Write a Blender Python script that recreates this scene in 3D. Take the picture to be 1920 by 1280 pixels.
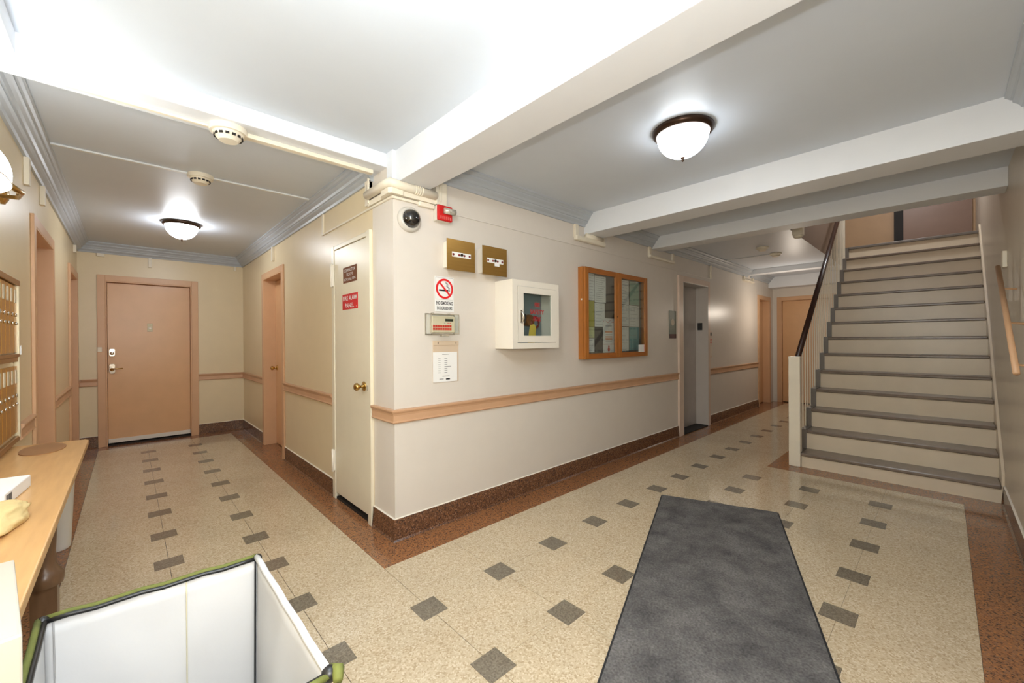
import bpy, bmesh, math, random
from mathutils import Vector, Matrix

random.seed(7)
S = bpy.context.scene
for o in list(bpy.data.objects):
    bpy.data.objects.remove(o)
PI = math.pi

# ------------------------------------------------------------------ camera
FPX = 763.894
YAW, PITCH, ROLL = 0.815493, -0.002772, -0.006383
CAM = Vector((-1.254570, -2.449718, 1.3))
fw = Vector((math.cos(PITCH)*math.cos(YAW), math.cos(PITCH)*math.sin(YAW), math.sin(PITCH)))
rt = fw.cross(Vector((0, 0, 1))).normalized()
up = rt.cross(fw)
rt2 = math.cos(ROLL)*rt + math.sin(ROLL)*up
up2 = -math.sin(ROLL)*rt + math.cos(ROLL)*up
cd = bpy.data.cameras.new('camera')
cam = bpy.data.objects.new('camera', cd)
S.collection.objects.link(cam)
m = Matrix((rt2, up2, -fw)).transposed().to_4x4()
m.translation = CAM
cam.matrix_world = m
cd.sensor_fit = 'HORIZONTAL'
cd.sensor_width = 36.0
cd.lens = FPX/1920*36
cd.clip_start = 0.02
S.camera = cam

# ------------------------------------------------------------------ exposure, world
S.view_settings.view_transform = 'Standard'
S.view_settings.look = 'None'
S.view_settings.gamma = 1.0
S.view_settings.use_curve_mapping = False
S.view_settings.exposure = 0.38
W = bpy.data.worlds.new('world')
S.world = W
W.use_nodes = True
W.node_tree.nodes['Background'].inputs[0].default_value = (0.9, 0.93, 1.0, 1)
W.node_tree.nodes['Background'].inputs[1].default_value = 0.0


def point(name, loc, power, radius, col=(1, 1, 1)):
    l = bpy.data.lights.new(name, 'POINT')
    l.energy = power
    l.shadow_soft_size = radius
    l.color = col
    o = bpy.data.objects.new(name, l)
    o.location = loc
    S.collection.objects.link(o)
    return o


def area(name, loc, power, sx, sy, rot=(0, 0, 0), col=(1, 1, 1)):
    l = bpy.data.lights.new(name, 'AREA')
    l.shape = 'RECTANGLE'
    l.size, l.size_y = sx, sy
    l.energy = power
    l.color = col
    o = bpy.data.objects.new(name, l)
    o.location = loc
    o.rotation_euler = rot
    S.collection.objects.link(o)
    return o


WARM = (0.96, 0.97, 0.98)
NEUT = (0.98, 0.99, 1.0)
# the photographer's flash just above the lens
point('camera_flash_light', (-1.25, -2.45, 1.50), 50, 0.03, (0.88, 0.94, 1.0))
# the ceiling lamps: bulbs light the room just under each glass bowl
# lamp of the entrance bay above and behind the camera
point('entrance_lamp_light', (-0.95, -1.75, 2.28), 38, 0.09, (0.82, 0.92, 1.0))
# added fill lights without fixtures, down the elevator corridor and over the stair
point('corridor_fill_light', (7.0, -0.7, 1.8), 12, 0.004, (1.0, 0.88, 0.74))
point('stairwell_fill_light', (6.0, -2.0, 4.1), 38, 0.1, WARM)

# ------------------------------------------------------------------ materials
MATS = {}


def srgb(r, g, b):
    def f(c):
        c /= 255.0
        return c/12.92 if c <= 0.04045 else ((c+0.055)/1.055)**2.4
    return (f(r), f(g), f(b), 1)


def mat(name, col, rough=0.5, metal=0.0, var=0.04, scale=6.0, bump=0.0, bscale=40.0, emit=0.0,
        ecol=None, trans=0.0, coat=0.0, spec=0.5, stretch=None, alpha=1.0):
    if name in MATS:
        return MATS[name]
    mt = bpy.data.materials.new(name)
    mt.use_nodes = True
    nt = mt.node_tree
    b = nt.nodes['Principled BSDF']
    b.inputs['Roughness'].default_value = rough
    b.inputs['Metallic'].default_value = metal
    b.inputs['Specular IOR Level'].default_value = spec
    b.inputs['Coat Weight'].default_value = coat
    b.inputs['Transmission Weight'].default_value = trans
    b.inputs['Alpha'].default_value = alpha
    c = srgb(*col)
    tc = nt.nodes.new('ShaderNodeTexCoord')
    mp = nt.nodes.new('ShaderNodeMapping')
    nt.links.new(tc.outputs['Object'], mp.inputs[0])
    if stretch:
        mp.inputs['Scale'].default_value = stretch
    n = nt.nodes.new('ShaderNodeTexNoise')
    n.inputs['Scale'].default_value = scale
    n.inputs['Detail'].default_value = 6
    nt.links.new(mp.outputs[0], n.inputs['Vector'])
    r = nt.nodes.new('ShaderNodeValToRGB')
    r.color_ramp.elements[0].position = 0.3
    r.color_ramp.elements[1].position = 0.7
    r.color_ramp.elements[0].color = tuple(max(0, x*(1-var)) for x in c[:3])+(1,)
    r.color_ramp.elements[1].color = tuple(min(1, x*(1+var)) for x in c[:3])+(1,)
    nt.links.new(n.outputs[0], r.inputs[0])
    nt.links.new(r.outputs[0], b.inputs['Base Color'])
    if bump:
        n2 = nt.nodes.new('ShaderNodeTexNoise')
        n2.inputs['Scale'].default_value = bscale
        n2.inputs['Detail'].default_value = 4
        nt.links.new(tc.outputs['Object'], n2.inputs['Vector'])
        bp_ = nt.nodes.new('ShaderNodeBump')
        bp_.inputs['Strength'].default_value = bump
        bp_.inputs['Distance'].default_value = 0.01
        nt.links.new(n2.outputs[0], bp_.inputs['Height'])
        nt.links.new(bp_.outputs[0], b.inputs['Normal'])
    if emit:
        b.inputs['Emission Color'].default_value = srgb(*(ecol or col))
        b.inputs['Emission Strength'].default_value = emit
    MATS[name] = mt
    return mt


def terrazzo(name, base, chips, scale=170.0, rough=0.16, bump=0.02, density=0.5):
    """chips of several colours in a matrix, seen in object (world-aligned) space"""
    mt = bpy.data.materials.new(name)
    mt.use_nodes = True
    nt = mt.node_tree
    b = nt.nodes['Principled BSDF']
    b.inputs['Roughness'].default_value = rough
    b.inputs['Specular IOR Level'].default_value = 0.5
    g = nt.nodes.new('ShaderNodeNewGeometry')
    v = nt.nodes.new('ShaderNodeTexVoronoi')
    v.inputs['Scale'].default_value = scale
    nt.links.new(g.outputs['Position'], v.inputs['Vector'])
    bw = nt.nodes.new('ShaderNodeSeparateColor')
    nt.links.new(v.outputs['Color'], bw.inputs[0])
    r = nt.nodes.new('ShaderNodeValToRGB')
    r.color_ramp.interpolation = 'CONSTANT'
    els = r.color_ramp.elements
    els[0].position = 0
    els[0].color = srgb(*base)
    els[1].position = 1.0-density
    els[1].color = srgb(*chips[0])
    for i, ch in enumerate(chips[1:], 1):
        e = els.new(1.0-density+density*i/len(chips))
        e.color = srgb(*ch)
    nt.links.new(bw.outputs[0], r.inputs[0])
    n = nt.nodes.new('ShaderNodeTexNoise')
    n.inputs['Scale'].default_value = 2.2
    n.inputs['Detail'].default_value = 5
    nt.links.new(g.outputs['Position'], n.inputs['Vector'])
    mr = nt.nodes.new('ShaderNodeMapRange')
    mr.inputs['From Min'].default_value = 0.3
    mr.inputs['From Max'].default_value = 0.7
    mr.inputs['To Min'].default_value = 0.93
    mr.inputs['To Max'].default_value = 1.05
    nt.links.new(n.outputs[0], mr.inputs[0])
    mx = nt.nodes.new('ShaderNodeMix')
    mx.data_type = 'RGBA'
    mx.blend_type = 'MULTIPLY'
    mx.inputs[0].default_value = 1.0
    nt.links.new(r.outputs[0], mx.inputs[6])
    nt.links.new(mr.outputs[0], mx.inputs[7])
    nt.links.new(mx.outputs[2], b.inputs['Base Color'])
    n3 = nt.nodes.new('ShaderNodeTexNoise')
    n3.inputs['Scale'].default_value = 9
    nt.links.new(g.outputs['Position'], n3.inputs['Vector'])
    bu = nt.nodes.new('ShaderNodeBump')
    bu.inputs['Strength'].default_value = bump
    bu.inputs['Distance'].default_value = 0.02
    nt.links.new(n3.outputs[0], bu.inputs['Height'])
    nt.links.new(bu.outputs[0], b.inputs['Normal'])
    MATS[name] = mt
    return mt


M_WALL = mat('cream_wall_paint', (230, 212, 176), 0.34, var=0.015, bump=0.05, bscale=18)
M_WALLN = mat('taupe_cream_wall_paint', (212, 199, 180), 0.34, var=0.02, bump=0.05, bscale=18)
M_WALLR = mat('cool_lit_wall_paint', (224, 215, 204), 0.36, var=0.015, bump=0.05, bscale=18)  # cooler, brighter light on this side of the corner put into the wall colour
M_CEIL = mat('grey_ceiling_paint', (212, 219, 228), 0.42, var=0.01, bump=0.03, bscale=12)
M_BEAM = mat('cream_beam_paint', (230, 232, 236), 0.5, var=0.01, bump=0.03)
M_CROWN = mat('grey_crown_paint', (184, 190, 196), 0.4, var=0.03)
M_RAIL = mat('salmon_rail_paint', (205, 162, 126), 0.4, var=0.05)
M_SALM = mat('salmon_door_paint', (222, 174, 126), 0.3, var=0.03, bump=0.03, bscale=30)
M_FRAME = mat('salmon_frame_paint', (216, 172, 132), 0.36, var=0.03)
M_DOORC = mat('cream_door_paint', (232, 222, 198), 0.33, var=0.02, bump=0.03, bscale=30)
M_RACE = mat('cream_raceway_paint', (236, 226, 206), 0.4, var=0.03)
M_STEP = mat('cream_riser_paint', (222, 206, 182), 0.3, var=0.03)
M_TREAD = mat('worn_stone_tread', (122, 106, 92), 0.28, var=0.15, scale=20)
M_SGREY = mat('grey_stringer_paint', (120, 112, 104), 0.35, var=0.05)
M_STEEL = mat('elevator_steel', (186, 176, 168), 0.25, metal=0.15, var=0.04)
M_JAMB = mat('elevator_jamb_paint', (205, 197, 190), 0.3, var=0.02)
M_PINK = mat('elevator_frame_paint', (226, 204, 186), 0.35, var=0.03)
M_BRASS = mat('polished_brass', (196, 160, 96), 0.18, metal=1.0, var=0.05)
M_GOLD = mat('brushed_gold_plate', (170, 130, 66), 0.34, metal=0.75, var=0.06, scale=4, stretch=(1, 1, 30))
M_MBRASS = mat('mailbox_brass', (196, 146, 66), 0.3, metal=0.55, var=0.05, stretch=(1, 1, 12))
M_MFRAME = mat('mailbox_frame_brass', (160, 118, 66), 0.35, metal=0.5, var=0.06)
M_CHROME = mat('chrome', (215, 212, 205), 0.12, metal=1.0, var=0.02)
M_WHITE = mat('white_enamel', (238, 230, 216), 0.35, var=0.01)
M_PAPER = mat('white_paper', (240, 238, 234), 0.8, var=0.01)
M_BLACK = mat('black_plastic', (24, 23, 22), 0.4, var=0.05)
M_DARK = mat('dark_gap', (34, 28, 24), 0.7, var=0.1)
M_INK = mat('black_ink', (22, 22, 24), 0.7, var=0.0)
M_GREY = mat('grey_ink', (150, 148, 146), 0.8, var=0.0)
M_RED = mat('red_print', (226, 26, 30), 0.5, var=0.02)
M_DRED = mat('dark_red_lamp', (120, 26, 30), 0.3, var=0.02)
M_REDP = mat('red_sign_plastic', (205, 20, 18), 0.6, var=0.02)
M_BROWNP = mat('brown_sign_plastic', (116, 64, 26), 0.7, var=0.03)
M_BRONZE = mat('dark_bronze_metal', (62, 44, 32), 0.3, metal=0.7, var=0.1)
M_GLOBE = mat('lit_opal_glass', (255, 252, 246), 0.3, emit=10.0, ecol=(240, 248, 255), var=0)
M_GLOBEH = mat('lit_opal_glass_hall', (255, 252, 246), 0.3, emit=32.0, ecol=(244, 249, 255), var=0)
M_GLOBES = mat('lit_opal_glass_sconce', (255, 252, 246), 0.3, emit=24.0, ecol=(234, 245, 255), var=0)
M_OAK = mat('orange_oak', (176, 108, 42), 0.35, var=0.14, scale=7, stretch=(9, 9, 1.2))
M_OAKH = mat('orange_oak_level', (168, 100, 40), 0.35, var=0.14, scale=7, stretch=(1.2, 9, 9))
M_MAPLE = mat('maple_table_top', (214, 168, 112), 0.24, var=0.07, scale=5, stretch=(9, 1.0, 9))
M_LEGW = mat('dark_stained_leg', (104, 76, 52), 0.3, var=0.15, scale=9, stretch=(6, 6, 1))
M_FELT = mat('grey_felt', (104, 98, 92), 0.95, var=0.12, scale=30)
M_FABRIC = mat('white_canvas', (196, 195, 194), 0.8, var=0.02, bump=0.12, bscale=14)
M_GREEN = mat('olive_green_binding', (98, 102, 44), 0.8, var=0.12, scale=60)
M_SEAM = mat('seam_thread', (196, 188, 160), 0.8, var=0.05)
M_HANDR = mat('dark_mahogany_rail', (58, 34, 26), 0.25, var=0.15, scale=9)
M_UPPER = mat('brown_upper_wall', (186, 150, 112), 0.5, var=0.03)
M_UDOOR = mat('brown_upper_door', (146, 116, 98), 0.4, var=0.03)
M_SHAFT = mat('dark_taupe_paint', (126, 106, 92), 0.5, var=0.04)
M_YELTAG = mat('yellow_tag', (208, 182, 72), 0.6, var=0.05)
M_CLOTH = mat('pale_yellow_cloth', (222, 196, 138), 0.85, var=0.08, scale=12, bump=0.5, bscale=30)
M_MATC = None

M_TILE = terrazzo('terrazzo_cream', (205, 186, 156), [(214, 197, 168), (193, 172, 141), (220, 205, 178), (185, 163, 132)], 150, 0.11, 0.012)
M_INSET = terrazzo('terrazzo_grey_inset', (124, 114, 98), [(136, 126, 110), (112, 102, 88)], 170, 0.12)
M_BORD = terrazzo('terrazzo_rust_border', (156, 108, 72), [(180, 120, 74), (132, 90, 62), (148, 108, 80), (90, 68, 54)], 150, 0.12)
M_BASE = terrazzo('terrazzo_brown_base', (112, 78, 56), [(134, 92, 62), (88, 62, 50), (74, 56, 48), (146, 110, 86)], 150, 0.2)


def glass_mat():
    mt = bpy.data.materials.new('clear_glass')
    mt.use_nodes = True
    nt = mt.node_tree
    for n in list(nt.nodes):
        nt.nodes.remove(n)
    out = nt.nodes.new('ShaderNodeOutputMaterial')
    t = nt.nodes.new('ShaderNodeBsdfTransparent')
    t.inputs[0].default_value = (0.93, 0.96, 0.95, 1)
    g = nt.nodes.new('ShaderNodeBsdfGlossy')
    g.inputs['Roughness'].default_value = 0.04
    lw = nt.nodes.new('ShaderNodeLayerWeight')
    lw.inputs[0].default_value = 0.5
    f = nt.nodes.new('ShaderNodeMapRange')
    f.inputs['From Min'].default_value = 0.3
    f.inputs['To Min'].default_value = 0.03
    f.inputs['To Max'].default_value = 0.5
    nt.links.new(lw.outputs['Facing'], f.inputs[0])
    mx = nt.nodes.new('ShaderNodeMixShader')
    nt.links.new(f.outputs[0], mx.inputs[0])
    nt.links.new(t.outputs[0], mx.inputs[1])
    nt.links.new(g.outputs[0], mx.inputs[2])
    nt.links.new(mx.outputs[0], out.inputs[0])
    return mt


M_GLASS = glass_mat()


def carpet_mat():
    mt = bpy.data.materials.new('charcoal_carpet')
    mt.use_nodes = True
    nt = mt.node_tree
    b = nt.nodes['Principled BSDF']
    b.inputs['Roughness'].default_value = 0.95
    b.inputs['Specular IOR Level'].default_value = 0.15
    tc = nt.nodes.new('ShaderNodeTexCoord')
    n1 = nt.nodes.new('ShaderNodeTexNoise')
    n1.inputs['Scale'].default_value = 4.5
    n1.inputs['Detail'].default_value = 8
    n1.inputs['Roughness'].default_value = 0.7
    n2 = nt.nodes.new('ShaderNodeTexNoise')
    n2.inputs['Scale'].default_value = 95
    n2.inputs['Detail'].default_value = 3
    nt.links.new(tc.outputs['Object'], n1.inputs['Vector'])
    nt.links.new(tc.outputs['Object'], n2.inputs['Vector'])
    r1 = nt.nodes.new('ShaderNodeValToRGB')
    r1.color_ramp.elements[0].position = 0.36
    r1.color_ramp.elements[1].position = 0.62
    r1.color_ramp.elements[0].color = srgb(84, 82, 82)
    r1.color_ramp.elements[1].color = srgb(118, 115, 113)
    nt.links.new(n1.outputs[0], r1.inputs[0])
    mr = nt.nodes.new('ShaderNodeMapRange')
    mr.inputs['From Min'].default_value = 0.3
    mr.inputs['From Max'].default_value = 0.7
    mr.inputs['To Min'].default_value = 0.7
    mr.inputs['To Max'].default_value = 1.25
    nt.links.new(n2.outputs[0], mr.inputs[0])
    mx = nt.nodes.new('ShaderNodeMix')
    mx.data_type = 'RGBA'
    mx.blend_type = 'MULTIPLY'
    mx.inputs[0].default_value = 1
    nt.links.new(r1.outputs[0], mx.inputs[6])
    nt.links.new(mr.outputs[0], mx.inputs[7])
    nt.links.new(mx.outputs[2], b.inputs['Base Color'])
    bu = nt.nodes.new('ShaderNodeBump')
    bu.inputs['Strength'].default_value = 0.6
    bu.inputs['Distance'].default_value = 0.004
    nt.links.new(n2.outputs[0], bu.inputs['Height'])
    nt.links.new(bu.outputs[0], b.inputs['Normal'])
    return mt


M_MATC = carpet_mat()
M_RUBBER = mat('black_rubber', (44, 44, 46), 0.7, var=0.08)

# ------------------------------------------------------------------ helpers
COL = S.collection


def ray(px, py):
    return fw + rt2*(px-960)/FPX - up2*(py-640)/FPX


def atY(px, py, y):
    d = ray(px, py)
    return CAM + d*((y-CAM.y)/d.y)


def atX(px, py, x):
    d = ray(px, py)
    return CAM + d*((x-CAM.x)/d.x)


def atZ(px, py, z):
    d = ray(px, py)
    return CAM + d*((z-CAM.z)/d.z)


def box(bm, x0, x1, y0, y1, z0, z1):
    vs = [bm.verts.new(p) for p in ((x0, y0, z0), (x1, y0, z0), (x1, y1, z0), (x0, y1, z0),
                                    (x0, y0, z1), (x1, y0, z1), (x1, y1, z1), (x0, y1, z1))]
    for f in ((3, 2, 1, 0), (4, 5, 6, 7), (0, 1, 5, 4), (1, 2, 6, 5), (2, 3, 7, 6), (3, 0, 4, 7)):
        bm.faces.new([vs[i] for i in f])
    return vs


def prism(bm, pts, z0, z1):
    """vertical prism over an outline of (x, y) points, counter-clockwise"""
    a = [bm.verts.new((p[0], p[1], z0)) for p in pts]
    b = [bm.verts.new((p[0], p[1], z1)) for p in pts]
    n = len(pts)
    bm.faces.new(a[::-1])
    bm.faces.new(b)
    for i in range(n):
        j = (i+1) % n
        bm.faces.new((a[i], a[j], b[j], b[i]))


def slab(bm, pts, y0, y1):
    """plate in the local xz plane, from y0 to y1"""
    a = [bm.verts.new((p[0], y0, p[1])) for p in pts]
    b = [bm.verts.new((p[0], y1, p[1])) for p in pts]
    n = len(pts)
    bm.faces.new(a)
    bm.faces.new(b[::-1])
    for i in range(n):
        j = (i+1) % n
        bm.faces.new((a[j], a[i], b[i], b[j]))


def tube(bm, pts, r, seg=10, cap=True):
    rings = []
    pts = [Vector(p) for p in pts]
    for i, p in enumerate(pts):
        if i == 0:
            d = pts[1]-p
        elif i == len(pts)-1:
            d = p-pts[i-1]
        else:
            d = (pts[i+1]-p).normalized()+(p-pts[i-1]).normalized()
        d.normalize()
        a = Vector((0, 0, 1)) if abs(d.z) < 0.9 else Vector((1, 0, 0))
        u = d.cross(a).normalized()
        v = u.cross(d)
        k = r[i] if isinstance(r, (list, tuple)) else r
        rings.append([bm.verts.new(p+u*k*math.cos(t)+v*k*math.sin(t)) for t in [2*PI*j/seg for j in range(seg)]])
    for i in range(len(rings)-1):
        for j in range(seg):
            q = (j+1) % seg
            bm.faces.new((rings[i][j], rings[i][q], rings[i+1][q], rings[i+1][j]))
    if cap:
        bm.faces.new(rings[0][::-1])
        bm.faces.new(rings[-1])


def lathe(bm, prof, seg=32, axis='z', c=(0, 0, 0)):
    """prof: (radius, height) points; axis 'z' or 'y' (height goes to -y: out of a wall)"""
    rings = []
    for r, h in prof:
        ring = []
        if r < 1e-6:
            p = (c[0], c[1], c[2]+h) if axis == 'z' else (c[0], c[1]-h, c[2])
            ring = [bm.verts.new(p)]
        else:
            for j in range(seg):
                t = 2*PI*j/seg
                if axis == 'z':
                    p = (c[0]+r*math.cos(t), c[1]+r*math.sin(t), c[2]+h)
                else:
                    p = (c[0]+r*math.cos(t), c[1]-h, c[2]+r*math.sin(t))
                ring.append(bm.verts.new(p))
        rings.append(ring)
    for a, b in zip(rings, rings[1:]):
        if len(a) == 1 and len(b) == 1:
            continue
        for j in range(seg):
            q = (j+1) % seg
            if len(a) == 1:
                bm.faces.new((a[0], b[q], b[j]))
            elif len(b) == 1:
                bm.faces.new((a[j], a[q], b[0]))
            else:
                bm.faces.new((a[j], a[q], b[q], b[j]))


def obj(name, bm, m, parent=None, smooth=False, bevel=0.0, seg=2, loc=None, rotz=None):
    bmesh.ops.recalc_face_normals(bm, faces=bm.faces)
    me = bpy.data.meshes.new(name)
    bm.to_mesh(me)
    bm.free()
    me.materials.append(m)
    o = bpy.data.objects.new(name, me)
    COL.objects.link(o)
    if parent:
        o.parent = parent
    if loc is not None:
        o.location = loc
    if rotz is not None:
        o.rotation_euler = (0, 0, rotz)
    if smooth:
        for p in me.polygons:
            p.use_smooth = True
        if smooth != 'all':
            md = None
            me.set_sharp_from_angle(angle=math.radians(38))
    if bevel:
        md = o.modifiers.new('bevel', 'BEVEL')
        md.width = bevel
        md.segments = seg
        md.limit_method = 'ANGLE'
        md.angle_limit = math.radians(40)
    return o


def B():
    return bmesh.new()


def bx(name, dims, m, parent=None, bevel=0.0, **k):
    bm = B()
    box(bm, *dims)
    return obj(name, bm, m, parent, bevel=bevel, **k)


def boxes(name, ds, m, parent=None, bevel=0.0, **k):
    bm = B()
    for d in ds:
        box(bm, *d)
    return obj(name, bm, m, parent, bevel=bevel, **k)


def thing(name, label, cat, loc=(0, 0, 0), rotz=0.0, group=None):
    o = bpy.data.objects.new(name, None)
    COL.objects.link(o)
    o.location = loc
    o.rotation_euler = (0, 0, rotz)
    o.empty_display_size = 0.1
    o['label'] = label
    o['category'] = cat
    if group:
        o['group'] = group
    return o


def tag(o, label, cat, group=None):
    o['label'] = label
    o['category'] = cat
    if group:
        o['group'] = group
    return o


def struct(o):
    o['kind'] = 'structure'
    return o


# wall frames: local x runs to the viewer's right, local -y comes out of the wall
RW, LW, FW_, WW, EW, BW = 0.0, -PI/2, 0.0, PI/2, -PI/2, PI


def text(name, body, width, height, m, parent, x=0, y=0, z=0, align='C', thick=0.0006, bold=0.0):
    """flat lettering in the local xz plane facing -y, fitted to a width and cap height"""
    cu = bpy.data.curves.new(name, 'FONT')
    cu.body = body
    cu.size = 1.0
    cu.offset = bold
    cu.extrude = 0.0
    cu.resolution_u = 2
    to = bpy.data.objects.new('tmp', cu)
    me = bpy.data.meshes.new_from_object(to)
    bpy.data.objects.remove(to)
    bpy.data.curves.remove(cu)
    xs = [v.co.x for v in me.vertices]
    ys = [v.co.y for v in me.vertices]
    x0, x1, y0, y1 = min(xs), max(xs), min(ys), max(ys)
    sx = width/(x1-x0)
    sy = height/(y1-y0)
    for v in me.vertices:
        v.co = Vector(((v.co.x-(x0+x1)/2)*sx + x, y, (v.co.y-(y0+y1)/2)*sy + z))
    me.name = name
    me.materials.append(m)
    o = bpy.data.objects.new(name, me)
    COL.objects.link(o)
    o.parent = parent
    return o


# ================================================================== STRUCTURE
XW, YB, D1, ZC, XE = -1.704, -2.77, 4.76, 2.54, 8.5   # left wall, near wall, hall end, ceiling, corridor end

# ---- floor: slab, terrazzo tiles with grey insets, border pieces
floor = struct(bx('floor', (XW-0.2, XE+0.2, YB-0.2, D1+0.2, -0.12, -0.0025), M_DARK))
XN = [-1.53, -1.088, -0.645, -0.197, 0.262, 0.718, 1.173, 1.623, 2.092, 2.54, 3.0, 3.475,
      3.93, 4.39, 4.85, 5.31, 5.77, 6.23, 6.69, 7.15, 7.61, 8.07, 8.3]
YN = [-2.55, -2.103, -1.65, -1.205, -0.725, -0.25, 0.239, 0.695, 1.17, 1.66, 2.13, 2.62, 3.10, 3.58, 4.06, 4.53]


def incell(i, j):
    """cell between XN[i],XN[i+1] and YN[j],YN[j+1] belongs to the tiled field"""
    xm, ym = (XN[i]+XN[i+1])/2, (YN[j]+YN[j+1])/2
    if xm < -0.197:
        return True
    if xm < 3.475:
        return ym < -0.25
    return -1.205 < ym < -0.25


SQ = 0.066
inset_nodes = set()
for i in range(1, len(XN)-1):
    for j in range(1, len(YN)-1):
        if all(incell(a, b) for a in (i-1, i) for b in (j-1, j)):
            inset_nodes.add((i, j))
gx, gy = 0.0012, 0.0006
for i in range(len(XN)-1):
    for j in range(len(YN)-1):
        if not incell(i, j):
            continue
        x0, x1, y0, y1 = XN[i]+gx, XN[i+1]-gx, YN[j]+gy, YN[j+1]-gy
        pts = []
        for (ci, cj, cx, cy, sx, sy) in ((i, j, x0, y0, 1, 1), (i+1, j, x1, y0, -1, 1),
                                         (i+1, j+1, x1, y1, -1, -1), (i, j+1, x0, y1, 1, -1)):
            if (ci, cj) in inset_nodes:
                q = SQ+0.001
                nx, ny = XN[ci], YN[cj]
                a = (cx, ny+sy*q)
                b_ = (nx+sx*q, ny+sy*q)
                c = (nx+sx*q, cy)
                pts += [a, b_, c] if sx*sy > 0 else [c, b_, a]
            else:
                pts.append((cx, cy))
        bm = B()
        prism(bm, pts, -0.012, 0.0)
        obj('floor_tile', bm, M_TILE, floor)
bm = B()
box(bm, -SQ, SQ, -SQ, SQ, -0.012, 0.0002)
first = obj('inset_tile', bm, M_INSET, floor)
for k, (i, j) in enumerate(sorted(inset_nodes)):
    o = first if k == 0 else first.copy()
    if k:
        COL.objects.link(o)
    o.location = (XN[i], YN[j], 0)

# border strips in pieces
def strip(x0, x1, y0, y1, along, n):
    for k in range(n):
        if along == 'x':
            a = x0+(x1-x0)*k/n
            b = x0+(x1-x0)*(k+1)/n
            bx('border_slab', (a+0.0008, b-0.0008, y0+0.0008, y1-0.0008, -0.012, 0.0001), M_BORD, floor)
        else:
            a = y0+(y1-y0)*k/n
            b = y0+(y1-y0)*(k+1)/n
            bx('border_slab', (x0+0.0008, x1-0.0008, a+0.0008, b-0.0008, -0.012, 0.0001), M_BORD, floor)


strip(XW, -1.53, YB, D1, 'y', 4)                 # left wall
strip(-1.53, 0.0, 4.53, D1, 'x', 1)              # hall end
strip(-0.197, 0.2, 0.0, 4.53, 'y', 4)            # hall right side (into the door recesses)
strip(-0.197, 8.3, -0.25, 0.0, 'x', 6)           # elevator wall
strip(0.2, XE, 0.0, 0.3, 'x', 2)                 # into the recesses
strip(8.3, XE+0.2, -1.38, 0.0, 'y', 1)
strip(-1.53, 3.475, YB, -2.55, 'x', 4)           # near wall
strip(3.475, 3.75, YB, -1.205, 'y', 1)           # in front of the stair
strip(3.75, 8.3, -1.40, -1.205, 'x', 2)


# ---- walls with openings, built in the wall's own frame
def wall(name, origin, rotz, L, H, openings, m, T=0.18, z0=0.0):
    bm = B()
    x = 0.0
    for (a, b, zt) in sorted(openings):
        if a > x:
            box(bm, x, a, 0, T, z0, H)
        box(bm, a, b, 0, T, zt, H)
        x = b
    if x < L:
        box(bm, x, L, 0, T, z0, H)
    o = obj(name, bm, m)
    o.location = origin
    o.rotation_euler = (0, 0, rotz)
    return struct(o)


# block with the fire panel: one face to the hall (x=0), one to the elevator corridor (y=0)
wall('wall_right_front', (0.0, 0, 0), RW, XE, 2.62, [(4.215, 5.06, 2.08), (7.56, 8.22, 2.07)], M_WALLR)
# hall side, local x = D1 - y
wall('wall_hall_right', (0, D1, 0), LW, D1-0.302, 2.62, [(D1-3.44, D1-2.60, 2.085), (D1-1.01, D1-0.365, 2.05)], M_WALL)
struct(boxes('wall_corner_return', [(0, 0.18, 0.18, 0.302, 0, 2.62)], M_WALLR))  # paler colour carried round the corner in place of the light there
wall('wall_hall_end', (XW, D1, 0), FW_, -XW, 2.62, [(-1.463-XW, -0.61-XW, 2.08)], M_WALL)
# left wall, local x = y - YB
wall('wall_left', (XW, YB, 0), WW, D1-YB, 2.62, [(1.60-YB, 2.44-YB, 2.06), (3.80-YB, 4.56-YB, 2.06)], M_WALL)
wall('wall_corridor_end', (XE, 0, 0), EW, 1.40, 2.62, [(0.15, 0.98, 2.08)], M_WALLR)
# near wall on the camera's side; it carries on up the stairwell
o = boxes('wall_near', [(XW-0.18, 3.4, YB-0.18, YB, 0, 2.62), (3.4, 9.0, YB-0.18, YB, 0, 4.7)], M_WALLN)
struct(o)
# stairwell: side wall over the corridor, back wall of the upper landing, lid
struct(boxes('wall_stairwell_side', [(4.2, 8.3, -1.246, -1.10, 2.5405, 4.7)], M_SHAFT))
struct(boxes('wall_stairwell_back', [(8.0, 8.15, YB, -1.24, 2.5, 4.7)], M_UPPER))
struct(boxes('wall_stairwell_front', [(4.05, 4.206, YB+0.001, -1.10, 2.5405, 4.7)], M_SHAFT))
struct(boxes('ceiling_stairwell', [(4.0, 8.3, YB-0.1, -1.0, 4.7, 4.8)], M_CEIL))
struct(boxes('ceiling', [(XW-0.18, 4.2, YB-0.18, D1+0.18, ZC, ZC+0.12), (4.2, XE+0.18, -1.24, 0.2, ZC, ZC+0.12)], M_CEIL))
struct(boxes('landing_slab', [(6.80, 8.05, YB, -1.24, 2.545, 2.685)], M_TREAD))

# ---- beams
def beam(name, d):
    return struct(boxes(name, [d], M_BEAM, bevel=0.004))


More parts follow.
